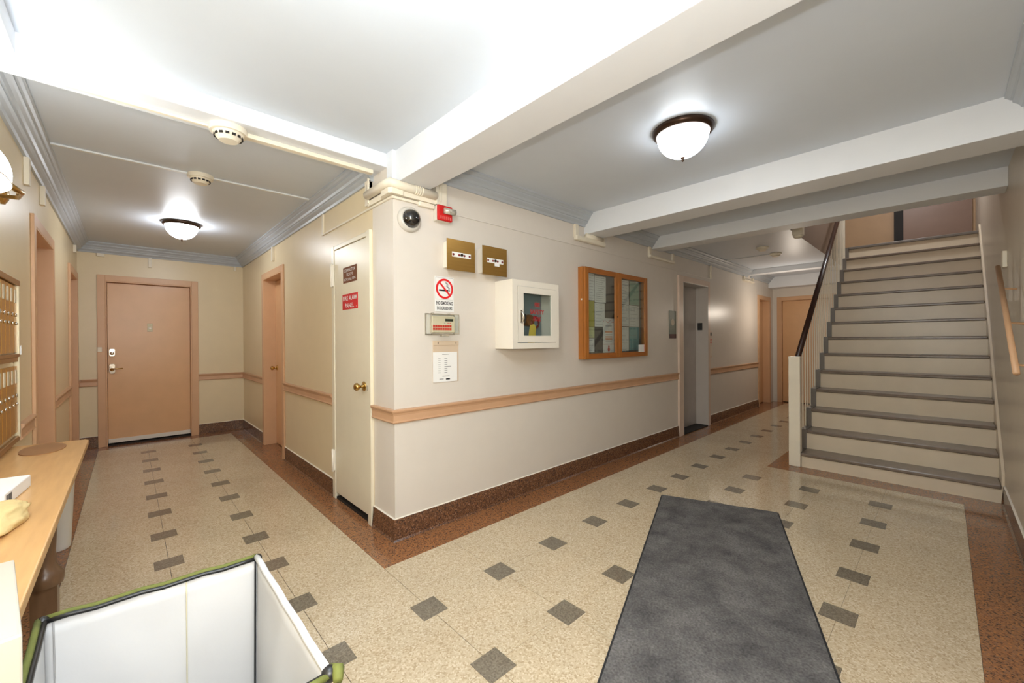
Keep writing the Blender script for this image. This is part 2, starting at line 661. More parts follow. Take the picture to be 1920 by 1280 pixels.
beam('trim_1_beam', (XW, 0.02, 0.08, 0.285, 2.45, ZC+0.01))
struct(boxes('trim_2_beam', [(0.02, 0.25, YB, 0.0, 2.33, ZC+0.01), (-0.004, 0.02, -0.004, 0.08, 2.33, ZC+0.01)], M_BEAM, bevel=0.003))
beam('trim_3_beam', (2.045, 2.315, YB, 0.0, 2.345, ZC+0.01))
beam('trim_4_beam', (3.40, 3.625, YB, 0.0, 2.40, ZC+0.01))
beam('trim_5_beam', (6.90, 7.08, -1.24, 0.0, 2.455, ZC+0.01))
beam('trim_6_beam', (8.2, XE, -1.24, 0.0, 2.325, ZC+0.01))
beam('trim_7_soffit', (XW, -1.575, YB, 0.08, 2.45, ZC+0.01))


# ---- swept trims
def sweep(name, path, prof, m, closed=False):
    """path: list of (x, y) with the room on the left-hand side offset; prof: (out, z) points"""
    bm = B()
    P = [Vector((p[0], p[1])) for p in path]
    n = len(P)
    norms = []
    for i in range(n-1):
        d = (P[i+1]-P[i]).normalized()
        norms.append(Vector((-d.y, d.x)))
    rows = []
    for i in range(n):
        if i == 0:
            nn, k = norms[0], 1
        elif i == n-1:
            nn, k = norms[-1], 1
        else:
            nn = (norms[i-1]+norms[i]).normalized()
            k = 1/max(0.2, nn.dot(norms[i]))
        rows.append([bm.verts.new((P[i].x+nn.x*o_*k, P[i].y+nn.y*o_*k, z)) for o_, z in prof])
    for a, b in zip(rows, rows[1:]):
        for j in range(len(prof)-1):
            bm.faces.new((a[j], a[j+1], b[j+1], b[j]))
    for r in (rows[0], rows[-1]):
        if len(prof) > 2:
            bm.faces.new(r)
    return struct(obj(name, bm, m))


CROWN = [(0.0, 2.415), (0.014, 2.415), (0.020, 2.432), (0.034, 2.442), (0.044, 2.452), (0.044, 2.462),
         (0.052, 2.466), (0.060, 2.482), (0.072, 2.492), (0.080, 2.500), (0.080, 2.510), (0.088, 2.514),
         (0.098, 2.524), (0.106, 2.528), (0.106, ZC), (0.0, ZC)]
# hall: room side is to the left when walking right wall -> far wall -> left wall
sweep('trim_8_crown', [(0, 0.285), (0, D1), (XW, D1), (XW, 0.285)], CROWN, M_CROWN)
sweep('trim_9_crown', [(2.045, 0), (0.25, 0)][::-1][::-1], [(o_, z) for o_, z in CROWN], M_CROWN)
sweep('trim_10_crown', [(3.40, 0), (2.315, 0)], CROWN, M_CROWN)
sweep('trim_11_crown', [(6.90, 0), (3.625, 0)], CROWN, M_CROWN)
sweep('trim_12_crown', [(8.2, 0), (7.08, 0)], CROWN, M_CROWN)
sweep('trim_13_crown', [(0.25, YB), (2.045, YB)], CROWN, M_CROWN)
# joints between crown lengths
boxes('crown_joint', [(-0.1075, -0.0, 2.03, 2.034, 2.414, ZC)], M_DARK)
bpy.data.objects['crown_joint'].hide_render = False
bpy.data.objects.remove(bpy.data.objects['crown_joint'])

RAIL = [(0.0, 0.765), (0.014, 0.765), (0.020, 0.772), (0.016, 0.782), (0.014, 0.815), (0.018, 0.828),
        (0.024, 0.836), (0.028, 0.846), (0.026, 0.853), (0.0, 0.855)]
sweep('trim_14_chair_rail', [(0, 2.54), (0, 1.07)][::-1], RAIL, M_RAIL)
sweep('trim_15_chair_rail', [(4.09, 0), (0, 0), (0, 0.302)], RAIL, M_RAIL)
sweep('trim_16_chair_rail', [(0, 3.50), (0, D1), (-0.542, D1)], RAIL, M_RAIL)
sweep('trim_17_chair_rail', [(-1.537, D1), (XW, D1), (XW, 4.62)], RAIL, M_RAIL)
sweep('trim_18_chair_rail', [(XW, 3.73), (XW, 2.52)], RAIL, M_RAIL)
sweep('trim_19_chair_rail', [(XW, 1.49), (XW, 1.06)], RAIL, M_RAIL)
sweep('trim_20_chair_rail', [(7.49, 0), (5.13, 0)], RAIL, M_RAIL)
BASEP = [(0.0, 0.143), (0.010, 0.143), (0.012, 0.139), (0.012, 0.012), (0.022, 0.002), (0.022, 0.0)]
CAULK = [(0.0, 0.147), (0.006, 0.147), (0.011, 0.1435), (0.0, 0.142)]
bi = 0
for nm, path in (('baseboard_corner', [(4.09, 0), (0, 0), (0, 0.302)]),
                 ('baseboard_hall_right', [(0, 1.07), (0, 2.54)]),
                 ('baseboard_hall_end', [(0, 3.50), (0, D1), (-0.542, D1)]),
                 ('baseboard_hall_end_left', [(-1.537, D1), (XW, D1), (XW, 4.62)]),
                 ('baseboard_left_far', [(XW, 3.73), (XW, 2.52)]),
                 ('baseboard_left', [(XW, 1.49), (XW, YB), (3.68, YB)]),
                 ('baseboard_corridor', [(7.49, 0), (5.13, 0)])):
    b_ = sweep(nm, path, BASEP, M_BASE)
    c_ = sweep('trim_%d_caulk' % (21+bi), path, CAULK, M_WHITE)
    bi += 1


# ================================================================== DOORS
def casing(parent, x0, x1, zt, w, out, m, name='door_frame', rec=0.0, inner=0.02):
    """three-sided casing round an opening, with jamb linings of depth rec"""
    ds = [(x0-w, x0, -out, 0.0, 0, zt+w), (x1, x1+w, -out, 0.0, 0, zt+w), (x0, x1, -out, 0.0, zt, zt+w)]
    if rec:
        ds += [(x0, x0+inner, -out, rec, 0, zt), (x1-inner, x1, -out, rec, 0, zt), (x0+inner, x1-inner, -out, rec, zt-inner, zt)]
    return boxes(name, ds, m, parent, bevel=0.003)


def knob(parent, x, z, y, m, r=0.027, rose=0.032, name='door_knob'):
    bm = B()
    lathe(bm, [(0, 0), (rose, 0), (rose, 0.005), (rose*0.7, 0.010), (0.011, 0.014), (0.010, 0.034),
               (r*0.72, 0.040), (r, 0.052), (r*0.96, 0.064), (r*0.6, 0.073), (0, 0.075)], 24, 'y', (x, y, z))
    return obj(name, bm, m, parent, smooth='all')


# --- hall end door
t = struct(thing('door_1', 'x', 'x', (-1.463, D1, 0), FW_))
for k in ('label', 'category'):
    del t[k]
w1 = 0.853
casing(t, 0, w1, 2.08, 0.072, 0.022, M_FRAME, rec=0.10, inner=0.014)
leaf = bx('door_leaf', (0.016, w1-0.016, 0.040, 0.085, 0.045, 2.062), M_SALM, t, bevel=0.002)
bx('door_sweep', (0.018, w1-0.018, 0.030, 0.040, 0.030, 0.082), M_WHITE, t, bevel=0.002)['label'] = 'white weather sweep along the door foot'
bx('threshold', (0.0, w1, -0.01, 0.10, 0.0, 0.016), M_DARK, t)
# locks
def lockplate(parent, x, z, h, w=0.058, lever=False):
    bm = B()
    slab(bm, [(x-w/2, z-h/2+0.02), (x-w/2+0.012, z-h/2), (x+w/2-0.012, z-h/2), (x+w/2, z-h/2+0.02),
              (x+w/2, z+h/2-0.012), (x+w/2-0.012, z+h/2), (x-w/2+0.012, z+h/2), (x-w/2, z+h/2-0.012)], 0.020, 0.040)
    o_ = obj('lock_plate', bm, M_CHROME, parent, bevel=0.004)
    bm = B()
    lathe(bm, [(0, 0), (0.022, 0), (0.021, 0.016), (0.016, 0.020), (0, 0.021)], 20, 'y', (x, 0.020, z-0.008))
    obj('lock_cylinder', bm, M_CHROME if not lever else M_BRASS, o_, smooth='all')
    if lever:
        bm = B()
        tube(bm, [(x, 0.0, z+0.0), (x, -0.022, z), (x+0.02, -0.03, z), (x+0.10, -0.03, z+0.004)], [0.010, 0.010, 0.008, 0.006], 10)
        obj('lever', bm, M_BRASS, o_, smooth='all')


lx = atY(210, 662, D1)
lockplate(t, lx.x+1.463, atY(210, 661, D1).z, 0.100)
lockplate(t, lx.x+1.463, atY(210, 691.5, D1).z, 0.125, lever=True)
px_ = atY(281, 614, D1+0.04)
bx('viewer_plate', (px_.x+1.463-0.027, px_.x+1.463+0.027, 0.034, 0.040, px_.z-0.055, px_.z+0.055), mat('dull_viewer_plate', (182, 170, 140), 0.4, metal=0.3), t, bevel=0.004)
bm = B()
lathe(bm, [(0, 0), (0.016, 0), (0.016, 0.006), (0.008, 0.008), (0.0, 0.007)], 16, 'y', (px_.x+1.463, 0.034, px_.z-0.008))
obj('door_viewer', bm, M_WHITE, t, smooth='all')
t = tag(bx('door_bell', (-0.020, 0.020, -0.016, 0, -0.030, 0.030), M_RACE, bevel=0.004), 'small cream door bell box on the left side of the hall end door frame', 'doorbell')
p = atY(187, 655, D1-0.022)
t.location = (p.x, D1-0.022, p.z)


def side_door(name, origin, rotz, w, h, rec, knobside, mleaf=M_SALM, mframe=M_FRAME, cw=0.07, knobmat=M_BRASS, kz=0.96):
    t = struct(thing(name, 'x', 'x', origin, rotz))
    for k in ('label', 'category'):
        del t[k]
    casing(t, 0, w, h, cw, 0.018, mframe, rec=rec+0.045, inner=0.012)
    lf = bx('door_leaf', (0.014, w-0.014, rec, rec+0.04, 0.012, h-0.015), mleaf, t, bevel=0.002)
    if knobside:
        x = w-0.07 if knobside == 'r' else 0.07
        knob(t, x, kz, rec, knobmat)
    return t


t2 = side_door('door_2', (0, 3.44, 0), LW, 0.84, 2.085, 0.12, 'l', kz=0.97)
t3 = side_door('door_3', (XW, 1.60, 0), WW, 0.84, 2.06, 0.10, 'l')
t4 = side_door('door_4', (XW, 3.80, 0), WW, 0.76, 2.06, 0.10, None)
t5 = side_door('door_5', (7.56, 0, 0), RW, 0.66, 2.07, 0.10, 'l', knobmat=M_CHROME, kz=0.95)
t6 = side_door('door_6', (XE, -0.15, 0), EW, 0.83, 2.08, 0.05, 'r', knobmat=M_CHROME, kz=1.0)

# --- compactor closet door (cream, nearly flush)
t = struct(thing('door_7', 'x', 'x', (0, 1.01, 0), LW))
for k in ('label', 'category'):
    del t[k]
W7 = 0.645
boxes('door_frame', [(-0.055, 0.0, -0.016, 0.06, 0, 2.085), (W7, W7+0.055, -0.022, 0.06, 0, 2.085),
                     (0, W7, -0.012, 0.06, 2.052, 2.085)], M_DOORC, t, bevel=0.003)
bx('door_leaf', (0.006, W7-0.012, -0.010, 0.030, 0.055, 2.045), M_DOORC, t, bevel=0.002)
bx('threshold', (0, W7, -0.005, 0.09, 0.0, 0.018), M_DARK, t)
for z0, z1 in ((1.755, 1.933), (0.235, 0.405)):
    hb = bx('hinge', (-0.034, 0.004, -0.034, -0.010, z0, z1), M_WHITE, t, bevel=0.006)
    bm = B()
    tube(bm, [(-0.003, -0.034, z0-0.008), (-0.003, -0.034, z1+0.008)], 0.009, 10)
    obj('hinge_pin', bm, M_WHITE, hb, smooth='all')
kp = atX(683, 724, -0.01)
knob(t, 1.01-kp.y, kp.z, -0.010, M_BRASS, r=0.029, rose=0.036)
bx('keyhole', (1.01-kp.y+0.048, 1.01-kp.y+0.052, -0.0115, -0.010, kp.z-0.03, kp.z+0.01), M_DARK, t)

# signs on it
def sign(name, label, x, y, z, w, h, th, rotz, mback, cat='sign'):
    t = thing(name, label, cat, (x, y, z), rotz)
    bx('sign_plate', (-w/2, w/2, -th, 0, -h/2, h/2), mback, t, bevel=0.001)
    return t


a, b_ = atX(643, 503, -0.013), atX(668.5, 525, -0.013)
sgn = sign('door_sign', 'brown sign lettered COMPACTOR ROOM high on the cream closet door', -0.010, (a.y+b_.y)/2, (a.z+b_.z)/2-0.0, a.y-b_.y, a.z-b_.z-0.0, 0.003, LW, M_BROWNP)
sw = a.y-b_.y
text('lettering', 'COMPACTOR', sw*0.80, 0.024, M_PAPER, sgn, 0, -0.0034, 0.034)
text('lettering', 'ROOM', sw*0.42, 0.024, M_PAPER, sgn, 0, -0.0034, 0.001)
text('lettering', 'RECYCLE ALL ITEMS', sw*0.86, 0.018, M_PAPER, sgn, 0, -0.0034, -0.036)
a, b_ = atX(642, 553, -0.013), atX(670.5, 577, -0.013)
sgn = sign('door_sign', 'red sign lettered FIRE ALARM PANEL below the brown sign on the closet door', -0.010, (a.y+b_.y)/2, (a.z+b_.z)/2, a.y-b_.y, a.z-b_.z, 0.003, LW, M_REDP)
sw = a.y-b_.y
text('lettering', 'FIRE', sw*0.33, 0.034, M_PAPER, sgn, -sw*0.285, -0.0034, 0.027, bold=0.01)
text('lettering', 'ALARM', sw*0.49, 0.034, M_PAPER, sgn, sw*0.205, -0.0034, 0.027, bold=0.01)
text('lettering', 'PANEL', sw*0.58, 0.034, M_PAPER, sgn, -0.005, -0.0034, -0.030, bold=0.01)
text('lettering', '-', 0.012, 0.004, M_PAPER, sgn, sw*0.43, -0.0034, -0.044)

# --- elevator
t = struct(thing('door_8_elevator', 'x', 'x', (4.215, 0, 0), RW))
for k in ('label', 'category'):
    del t[k]
WE = 0.845
boxes('door_frame', [(-0.125, 0, -0.028, 0.0, 0, 2.16), (WE, WE+0.075, -0.028, 0.0, 0, 2.16), (0, WE, -0.028, 0, 2.08, 2.16)], M_PINK, t, bevel=0.004)
boxes('door_jamb', [(0, 0.006, -0.028, 0.17, 0, 2.08), (WE-0.006, WE, -0.028, 0.17, 0, 2.08), (0.006, WE-0.006, -0.028, 0.17, 2.074, 2.08)], M_JAMB, t)
bx('door_leaf', (0.006, WE-0.006, 0.155, 0.19, 0.015, 2.074), M_STEEL, t)
bx('door_sill', (0, WE, -0.02, 0.19, 0, 0.014), M_DARK, t)
p = atX(1312.5, 612, 4.215+WE-0.006)
bx('floor_indicator', (WE-0.012, WE-0.006, p.y-0.035, p.y+0.035, p.z-0.055, p.z+0.055), M_BLACK, t, bevel=0.001)

a, b_ = atY(1328.5, 626, 0), atY(1334, 672, 0)
t = thing('call_panel', 'slim call button panel on the wall to the right of the elevator', 'button panel', (5.19, 0, 1.22), RW)
bx('panel_plate', (-0.045, 0.045, -0.012, 0, -0.2, 0.2), M_PINK, t, bevel=0.003)
bx('display', (-0.028, 0.028, -0.016, -0.012, 0.13, 0.18), M_BLACK, t)
for z in (0.07, 0.03):
    bm = B()
    lathe(bm, [(0, 0), (0.014, 0), (0.012, 0.006), (0, 0.007)], 14, 'y', (0, -0.012, z))
    obj('button', bm, M_RED, t, smooth='all')
bx('notice_strip', (-0.02, 0.02, -0.014, -0.012, -0.17, -0.02), M_WHITE, t)

a, b_ = atY(1254, 582, 0), atY(1267, 634, 0)
pl = thing('wall_plaque', 'grey green plaque with a dark foot on the wall left of the elevator', 'sign', ((a.x+b_.x)/2, 0, (a.z+b_.z)/2), RW)
pw, ph = b_.x-a.x, a.z-b_.z
bx('sign_plate', (-pw/2, pw/2, -0.006, 0, -ph/2, ph/2), mat('grey_green_plate', (118, 124, 108), 0.4, var=0.08), pl, bevel=0.002)
bx('dark_band', (-pw/2, pw/2, -0.007, -0.006, -ph/2, -ph/2+0.055), mat('maroon_band', (84, 46, 42), 0.4), pl)
bm = B()
lathe(bm, [(0, 0), (0.045, 0), (0.045, 0.001), (0, 0.001)], 20, 'y', (0, -0.006, 0.03))
obj('pale_disc', bm, mat('pale_buff_print', (196, 182, 158), 0.5), pl)

# ================================================================== STAIRCASE
X0, Z1, RZ, TR = 3.68, 0.145, 0.195, 0.236
YL, YR = -1.45, -2.752
stair = thing('staircase', 'wide staircase with cream risers, brown treads, cream newel and dark handrail', 'staircase', (3.71, YL, 0))
def sx(v):
    return v-3.71
def sy(v):
    return v-YL
for k in range(14):
    zt = Z1+k*RZ
    zb = 0 if k == 0 else Z1+(k-1)*RZ
    xr = X0+k*TR+0.028
    bx('riser', (sx(xr), sx(xr+0.03), sy(YR), sy(YL), zb, zt-0.032), M_STEP, stair)
    if k < 13:
        bx('tread', (sx(X0+k*TR), sx(X0+(k+1)*TR+0.04), sy(YR), sy(YL), zt-0.032, zt), M_TREAD, stair, bevel=0.008)
    else:
        bx('landing_nosing', (sx(X0+k*TR), sx(6.80), sy(YR), sy(YL), zt-0.032, zt+0.004), M_SGREY, stair, bevel=0.006)
# grey sawtooth stringer at the open side and cream skirting board at the wall
bm = B()
for k in range(14):
    xa = X0+k*TR+0.012
    xb = X0+(k+1)*TR+0.012 if k < 13 else 6.85
    box(bm, sx(xa), sx(xb), sy(YL), sy(YL+0.055), 0.0, Z1+k*RZ+0.003)
bmesh.ops.remove_doubles(bm, verts=bm.verts[:], dist=0.0002)
obj('open_stringer', bm, M_SGREY, stair)
bm = B()
slope = RZ/TR
def zl(x, add):
    return Z1+(x-X0)*slope+add
pts = [(3.70, 0.0), (3.70, zl(3.70, 0.07)), (6.76, zl(6.76, 0.07)), (6.76, zl(6.76, -0.35)), (4.0, 0)]
slab(bm, [(sx(x), z) for x, z in pts][::-1], sy(YB+0.001), sy(YR))
obj('wall_skirting', bm, M_STEP, stair)

# balustrade
bx('newel_post', (-0.03, 0.045, 0.003, 0.103, 0.0, 1.117), M_RACE, stair, bevel=0.006)
h0, h1 = (3.76, 1.07), (6.72, 1.07+(6.72-3.76)*slope*0.965)
bm = B()
tube(bm, [(h0[0]-3.71-0.01, 0.05, h0[1]-0.02), (h1[0]-3.71, 0.05, h1[1])], 0.027, 12)
obj('handrail', bm, M_HANDR, stair, smooth='all')['label'] = 'dark handrail'
for k in range(26):
    x = 3.80+k*TR/2
    zb = Z1+int((x-X0-0.012)/TR)*RZ
    zt = h0[1]+(x-h0[0])*(h1[1]-h0[1])/(h1[0]-h0[0])-0.02
    bx('baluster', (x-3.71-0.006, x-3.71+0.006, 0.044, 0.056, zb, zt), M_RACE, stair)
# upper newel drop at the well edge
t = thing('newel_drop', 'cream turned newel drop hanging at the corner of the stairwell opening', 'newel', (4.30, -1.31, 2.44))
bm = B()
box(bm, -0.05, 0.05, -0.05, 0.05, 0.03, 0.30)
obj('drop_post', bm, M_RACE, t, bevel=0.006)
bm = B()
lathe(bm, [(0, -0.005), (0.03, 0.0), (0.047, 0.014), (0.05, 0.03)], 20)
obj('drop_finial', bm, M_RACE, t, smooth='all')
# wall handrail
wr = thing('wall_handrail', 'salmon handrail fixed to the near wall beside the stair', 'handrail', (3.0, -2.70, 0))
a, b_ = atY(1871, 500, -2.70), atY(1906, 700, -2.70)
bm = B()
tube(bm, [(b_.x-3.0, 0, b_.z), (a.x-3.0, 0, a.z)], 0.013, 12)
obj('rail', bm, M_FRAME, wr, smooth='all')
for f in (0.15, 0.5, 0.85):
    p = b_.lerp(a, f)
    bm = B()
    tube(bm, [(p.x-3.0, 0, p.z-0.02), (p.x-3.0, 0, p.z-0.06), (p.x-3.0, -0.07, p.z-0.07)], 0.007, 8)
    obj('bracket', bm, M_FRAME, wr, smooth='all')
p = atY(1888, 486, YB)
tag(bx('switch_box', (-0.045, 0.045, 0, 0.025, -0.06, 0.06), M_RACE, bevel=0.004, loc=(p.x, YB, p.z)), 'small cream switch box on the near wall above the stair handrail', 'switch')

# upper landing door and wall
t = struct(thing('door_9', 'x', 'x', (8.0, -1.90, 2.685), EW))
for k in ('label', 'category'):
    del t[k]
bx('door_frame', (-0.02, 0.09, -0.05, 0, 0, 2.0), M_DARK, t)
bx('door_leaf', (0.09, 0.84, -0.02, 0.0, 0, 2.0), M_UDOOR, t)

# ================================================================== LIGHTS ON THE CEILING
def ceiling_lamp(name, label, x, y, r, m=M_GLOBE):
    t = thing(name, label, 'ceiling lamp', (x, y, ZC), 0)
    bm = B()
    lathe(bm, [(0, 0), (r*1.0, 0), (r*1.03, -0.008), (r*1.0, -0.022), (r*0.93, -0.034), (r*0.88, -0.036), (r*0.86, -0.028), (r*0.8, -0.02)], 48)
    obj('lamp_pan', bm, M_BRONZE, t, smooth='all')
    bm = B()
    prof = []
    for k in range(11):
        a = k/10*PI/2
        prof.append((r*0.86*math.cos(a), -0.030-0.135*math.sin(a)))
    prof[-1] = (0, -0.165)
    lathe(bm, prof, 48)
    obj('glass_bowl', bm, m, t, smooth='all')
    bm = B()
    lathe(bm, [(0, -0.162), (0.011, -0.164), (0.013, -0.170), (0.006, -0.176), (0.008, -0.182), (0.004, -0.190), (0, -0.192)], 16)
    obj('finial', bm, M_BRONZE, t, smooth='all')
    return t


ceiling_lamp('ceiling_lamp', 'lit white glass bowl ceiling lamp on dark bronze pan in the bay before the stair', 1.14, -1.39, 0.167)
ceiling_lamp('ceiling_lamp', 'lit white glass bowl ceiling lamp on bronze pan over the left hall', -0.843, 2.99, 0.160, M_GLOBEH)


def detector(name, label, x, y, z, r, h, slots=True, m=M_RACE):
    t = thing(name, label, 'smoke detector', (x, y, z))
    bm = B()
    lathe(bm, [(0, 0), (r, 0), (r*1.02, -h*0.12), (r*0.98, -h*0.42), (r*0.80, -h*0.46)], 36)
    obj('detector_base', bm, m, t, smooth=True)
    bm = B()
    lathe(bm, [(r*0.84, -h*0.42), (r*0.80, -h*0.55), (r*0.62, -h*0.85), (r*0.5, -h), (0, -h)], 36)
    hd = obj('detector_head', bm, m, t, smooth=True)
    if slots:
        for k in range(14):
            a = 2*PI*k/14
            bm = B()
            box(bm, -0.0085, 0.0085, -0.002, 0.002, -h*0.11, h*0.11)
            o = obj('vent_slot', bm, M_DARK, hd)
            rr = r*0.745
            o.location = (rr*math.cos(a), rr*math.sin(a), -h*0.66)
            o.rotation_euler = (0, 0, a+PI/2)
    return t


d1 = atZ(428, 246, 2.44)
detector('smoke_detector', 'large cream smoke detector on the beam at the mouth of the left hall', -0.855, 0.19, 2.45, 0.086, 0.070)
detector('smoke_detector', 'smaller white smoke detector on the grey ceiling between the hall beam and hall lamp', -0.857, 1.335, ZC, 0.078, 0.065)
detector('smoke_detector', 'white smoke detector at the end of the corridor ceiling raceway', 5.60, -0.77, ZC, 0.075, 0.05, False)
detector('smoke_detector', 'lone white smoke detector on the corridor ceiling nearer the stair', 5.02, -0.755, ZC, 0.075, 0.05, False)


def raceway(name, label, dims, m=M_RACE, bevel=0.003):
    c = ((dims[0]+dims[1])/2, (dims[2]+dims[3])/2, dims[4])
    o = bx(name, (dims[0]-c[0], dims[1]-c[0], dims[2]-c[1], dims[3]-c[1], 0, dims[5]-dims[4]), m, bevel=bevel)
    o.location = c
    return tag(o, label, 'raceway')


M_RW = mat('white_raceway', (228, 230, 230), 0.4, var=0.01)
raceway('ceiling_raceway', 'white raceway across the hall ceiling from the left crown to the smaller smoke detector', (-1.60, -0.935, 1.322, 1.348, 2.528, ZC), M_RW)
raceway('ceiling_raceway', 'white raceway across the hall ceiling from the smaller smoke detector to the right crown', (-0.779, -0.075, 1.322, 1.348, 2.528, ZC), M_RW)
raceway('ceiling_raceway', 'white raceway on the corridor ceiling leading out to the far smoke detector', (5.588, 5.612, -0.69, -0.09, 2.528, ZC), M_RW)
raceway('beam_raceway', 'cream raceway under the hall beam from the large smoke detector to the corner', (-0.775, -0.05, 0.175, 0.215, 2.425, 2.45))
raceway('beam_raceway', 'cream raceway under the hall beam left of the large smoke detector', (-1.66, -0.935, 0.20, 0.225, 2.435, 2.45))

# short vertical covers under the crown
def wall_cover(label, x, y, z0, z1, rotz, w=0.03, d=0.025):
    o = bx('raceway_cover', (-w/2, w/2, -d, 0, 0, z1-z0), M_RACE, bevel=0.003)
    o.location = (x, y, z0)
    o.rotation_euler = (0, 0, rotz)
    return tag(o, label, 'raceway')


wall_cover('cream vertical raceway cover on the left wall right beside the wall sconce', XW, 1.33, 2.25, 2.415, WW, 0.05)
wall_cover('cream vertical raceway cover on the left wall above the first salmon doorway', XW, 1.945, 2.28, 2.415, WW, 0.05)
wall_cover('cream vertical raceway cover at the far end of the left wall', XW, 4.33, 2.33, 2.415, WW, 0.05)
wall_cover('short cream block under the crown at the left end of the hall end wall', -1.50, D1, 2.375, 2.415, FW_, 0.07)
wall_cover('cream vertical raceway cover centred above the hall end door', -1.04, D1, 2.29, 2.415, FW_, 0.035)
wall_cover('tiny cream raceway stub near the right corner of the hall end wall', -0.10, D1, 2.35, 2.415, FW_, 0.03)
wall_cover('cream vertical raceway cover above the open salmon doorway on the hall right wall', 0, 2.965, 2.25, 2.415, LW, 0.045)
wall_cover('cream vertical raceway drop over the elevator head', 5.20, 0, 2.22, 2.415, RW, 0.03)

# wire moulding lines
t = thing('wire_moulding', 'thin cream wire moulding from the corner to a vertical leg above the closet door', 'raceway', (0, 1.285, 2.228), LW)
bx('level_run', (0, 1.285, -0.012, 0, 0, 0.014), M_RACE, t, bevel=0.002)
bx('vertical_leg', (-0.012, 0.016, -0.014, 0, 0.0, 0.184), M_RACE, t, bevel=0.002)
t = thing('wire_moulding', 'thin wire moulding running from the red strobe along to the elevator', 'raceway', (0.455, 0, 2.218), RW)
bx('level_run', (0, 4.745, -0.007, 0, -0.004, 0.004), M_WALLR, t, bevel=0.002)
t = thing('wire_moulding', 'cream conduit from the block corner across to the red strobe', 'raceway', (-0.012, 0, 2.222), RW)
bx('level_run', (0, 0.215, -0.018, 0, 0, 0.018), M_RACE, t, bevel=0.003)
bx('coupling', (0.19, 0.31, -0.03, 0, -0.010, 0.022), M_RACE, t, bevel=0.006)

# duct cluster wrapping the corner under the beams
t = thing('corner_duct', 'cream pipe and raceway cluster wrapping the block corner under the crossing beams', 'duct', (0, 0, 2.245), 0)
def zz(v):
    return v-2.245
bm = B()
tube(bm, [(-0.04, 0.30, zz(2.312)), (-0.04, 0.02, zz(2.312)), (-0.036, -0.036, zz(2.312)), (0.02, -0.04, zz(2.306)), (0.30, -0.04, zz(2.300))], 0.029, 14)
obj('upper_pipe', bm, M_RACE, t, smooth='all')
for x in (0.135, 0.150, 0.165, 0.182):
    bm = B()
    tube(bm, [(x, -0.04, zz(2.303)), (x+0.008, -0.04, zz(2.303))], 0.032, 14)
    obj('pipe_band', bm, M_RACE, t, smooth='all')
bm = B()
pts = [(0.0, 0.33), (-0.022, 0.33), (-0.022, 0.12), (-0.045, 0.08), (-0.045, -0.02), (-0.028, -0.042), (0.05, -0.042), (0.06, -0.034), (0.385, -0.034), (0.385, 0.0), (0.0, 0.0)]
prism(bm, pts[::-1], zz(2.246), zz(2.282))
bmesh.ops.triangulate(bm, faces=bm.faces[:])
obj('lower_duct', bm, M_RACE, t)
boxes('end_box', [(-0.026, 0, 0.30, 0.372, zz(2.255), zz(2.43)), (-0.034, 0, 0.30, 0.318, zz(2.262), zz(2.44))], M_RACE, t, bevel=0.003)
boxes('end_box', [(0.300, 0.320, -0.045, 0, zz(2.246), zz(2.40)), (0.320, 0.400, -0.030, 0, zz(2.246), zz(2.41)), (0.335, 0.352, -0.038, -0.03, zz(2.27), zz(2.40))], M_RACE, t, bevel=0.003)
bx('dark_slot', (-0.0275, -0.026, 0.325, 0.333, zz(2.30), zz(2.40)), M_DARK, t)

# raceway boxes wrapping under the corridor beams
def beam_box(label, x0, x1, zb, h, leg, zt, round_=True):
    t = thing('beam_raceway_box', label, 'raceway', (x0, 0, zb), RW)
    L = x1-x0
    bx('level_box', (0, L, -0.045, 0, 0, h), M_RACE, t, bevel=0.012)
    bx('left_leg', (0, leg, -0.03, 0, h*0.5, zt-zb), M_RACE, t, bevel=0.006)
    bx('right_leg', (L-leg, L, -0.03, 0, h*0.5, zt-zb), M_RACE, t, bevel=0.006)
    return t


tb = beam_box('cream raceway box wrapping under the nearest corridor beam left of the stair', 1.87, 2.36, 2.262, 0.045, 0.05, 2.415)
bm = B()
tube(bm, [(0.17, -0.03, 0.065), (0.44, -0.03, 0.062)], 0.024, 12)
obj('pipe_stub', bm, M_RACE, tb, smooth='all')
beam_box('cream raceway box under the second corridor beam above the elevator side wall', 3.30, 3.95, 2.285, 0.035, 0.045, 2.415)
beam_box('small cream raceway box under the far thin corridor beam', 6.66, 7.20, 2.33, 0.03, 0.05, 2.415)

# ================================================================== WALL THINGS BY THE CORNER
t = thing('dome_camera', 'round white security camera with dark smoked dome near the block corner', 'camera', (0.112, 0, 2.108), RW)
bm = B()
lathe(bm, [(0, 0), (0.083, 0), (0.084, 0.010), (0.080, 0.026), (0.070, 0.036), (0.062, 0.038), (0.060, 0.034)], 40, 'y')
obj('camera_ring', bm, mat('grey_white_housing', (206, 200, 190), 0.3), t, smooth='all')
bm = B()
lathe(bm, [(0.061, 0.034), (0.058, 0.052), (0.046, 0.075), (0.026, 0.088), (0, 0.092)], 36, 'y')
obj('smoked_dome', bm, mat('smoked_dome_plastic', (18, 17, 18), 0.06, spec=0.8, coat=0.5, var=0), t, smooth='all')

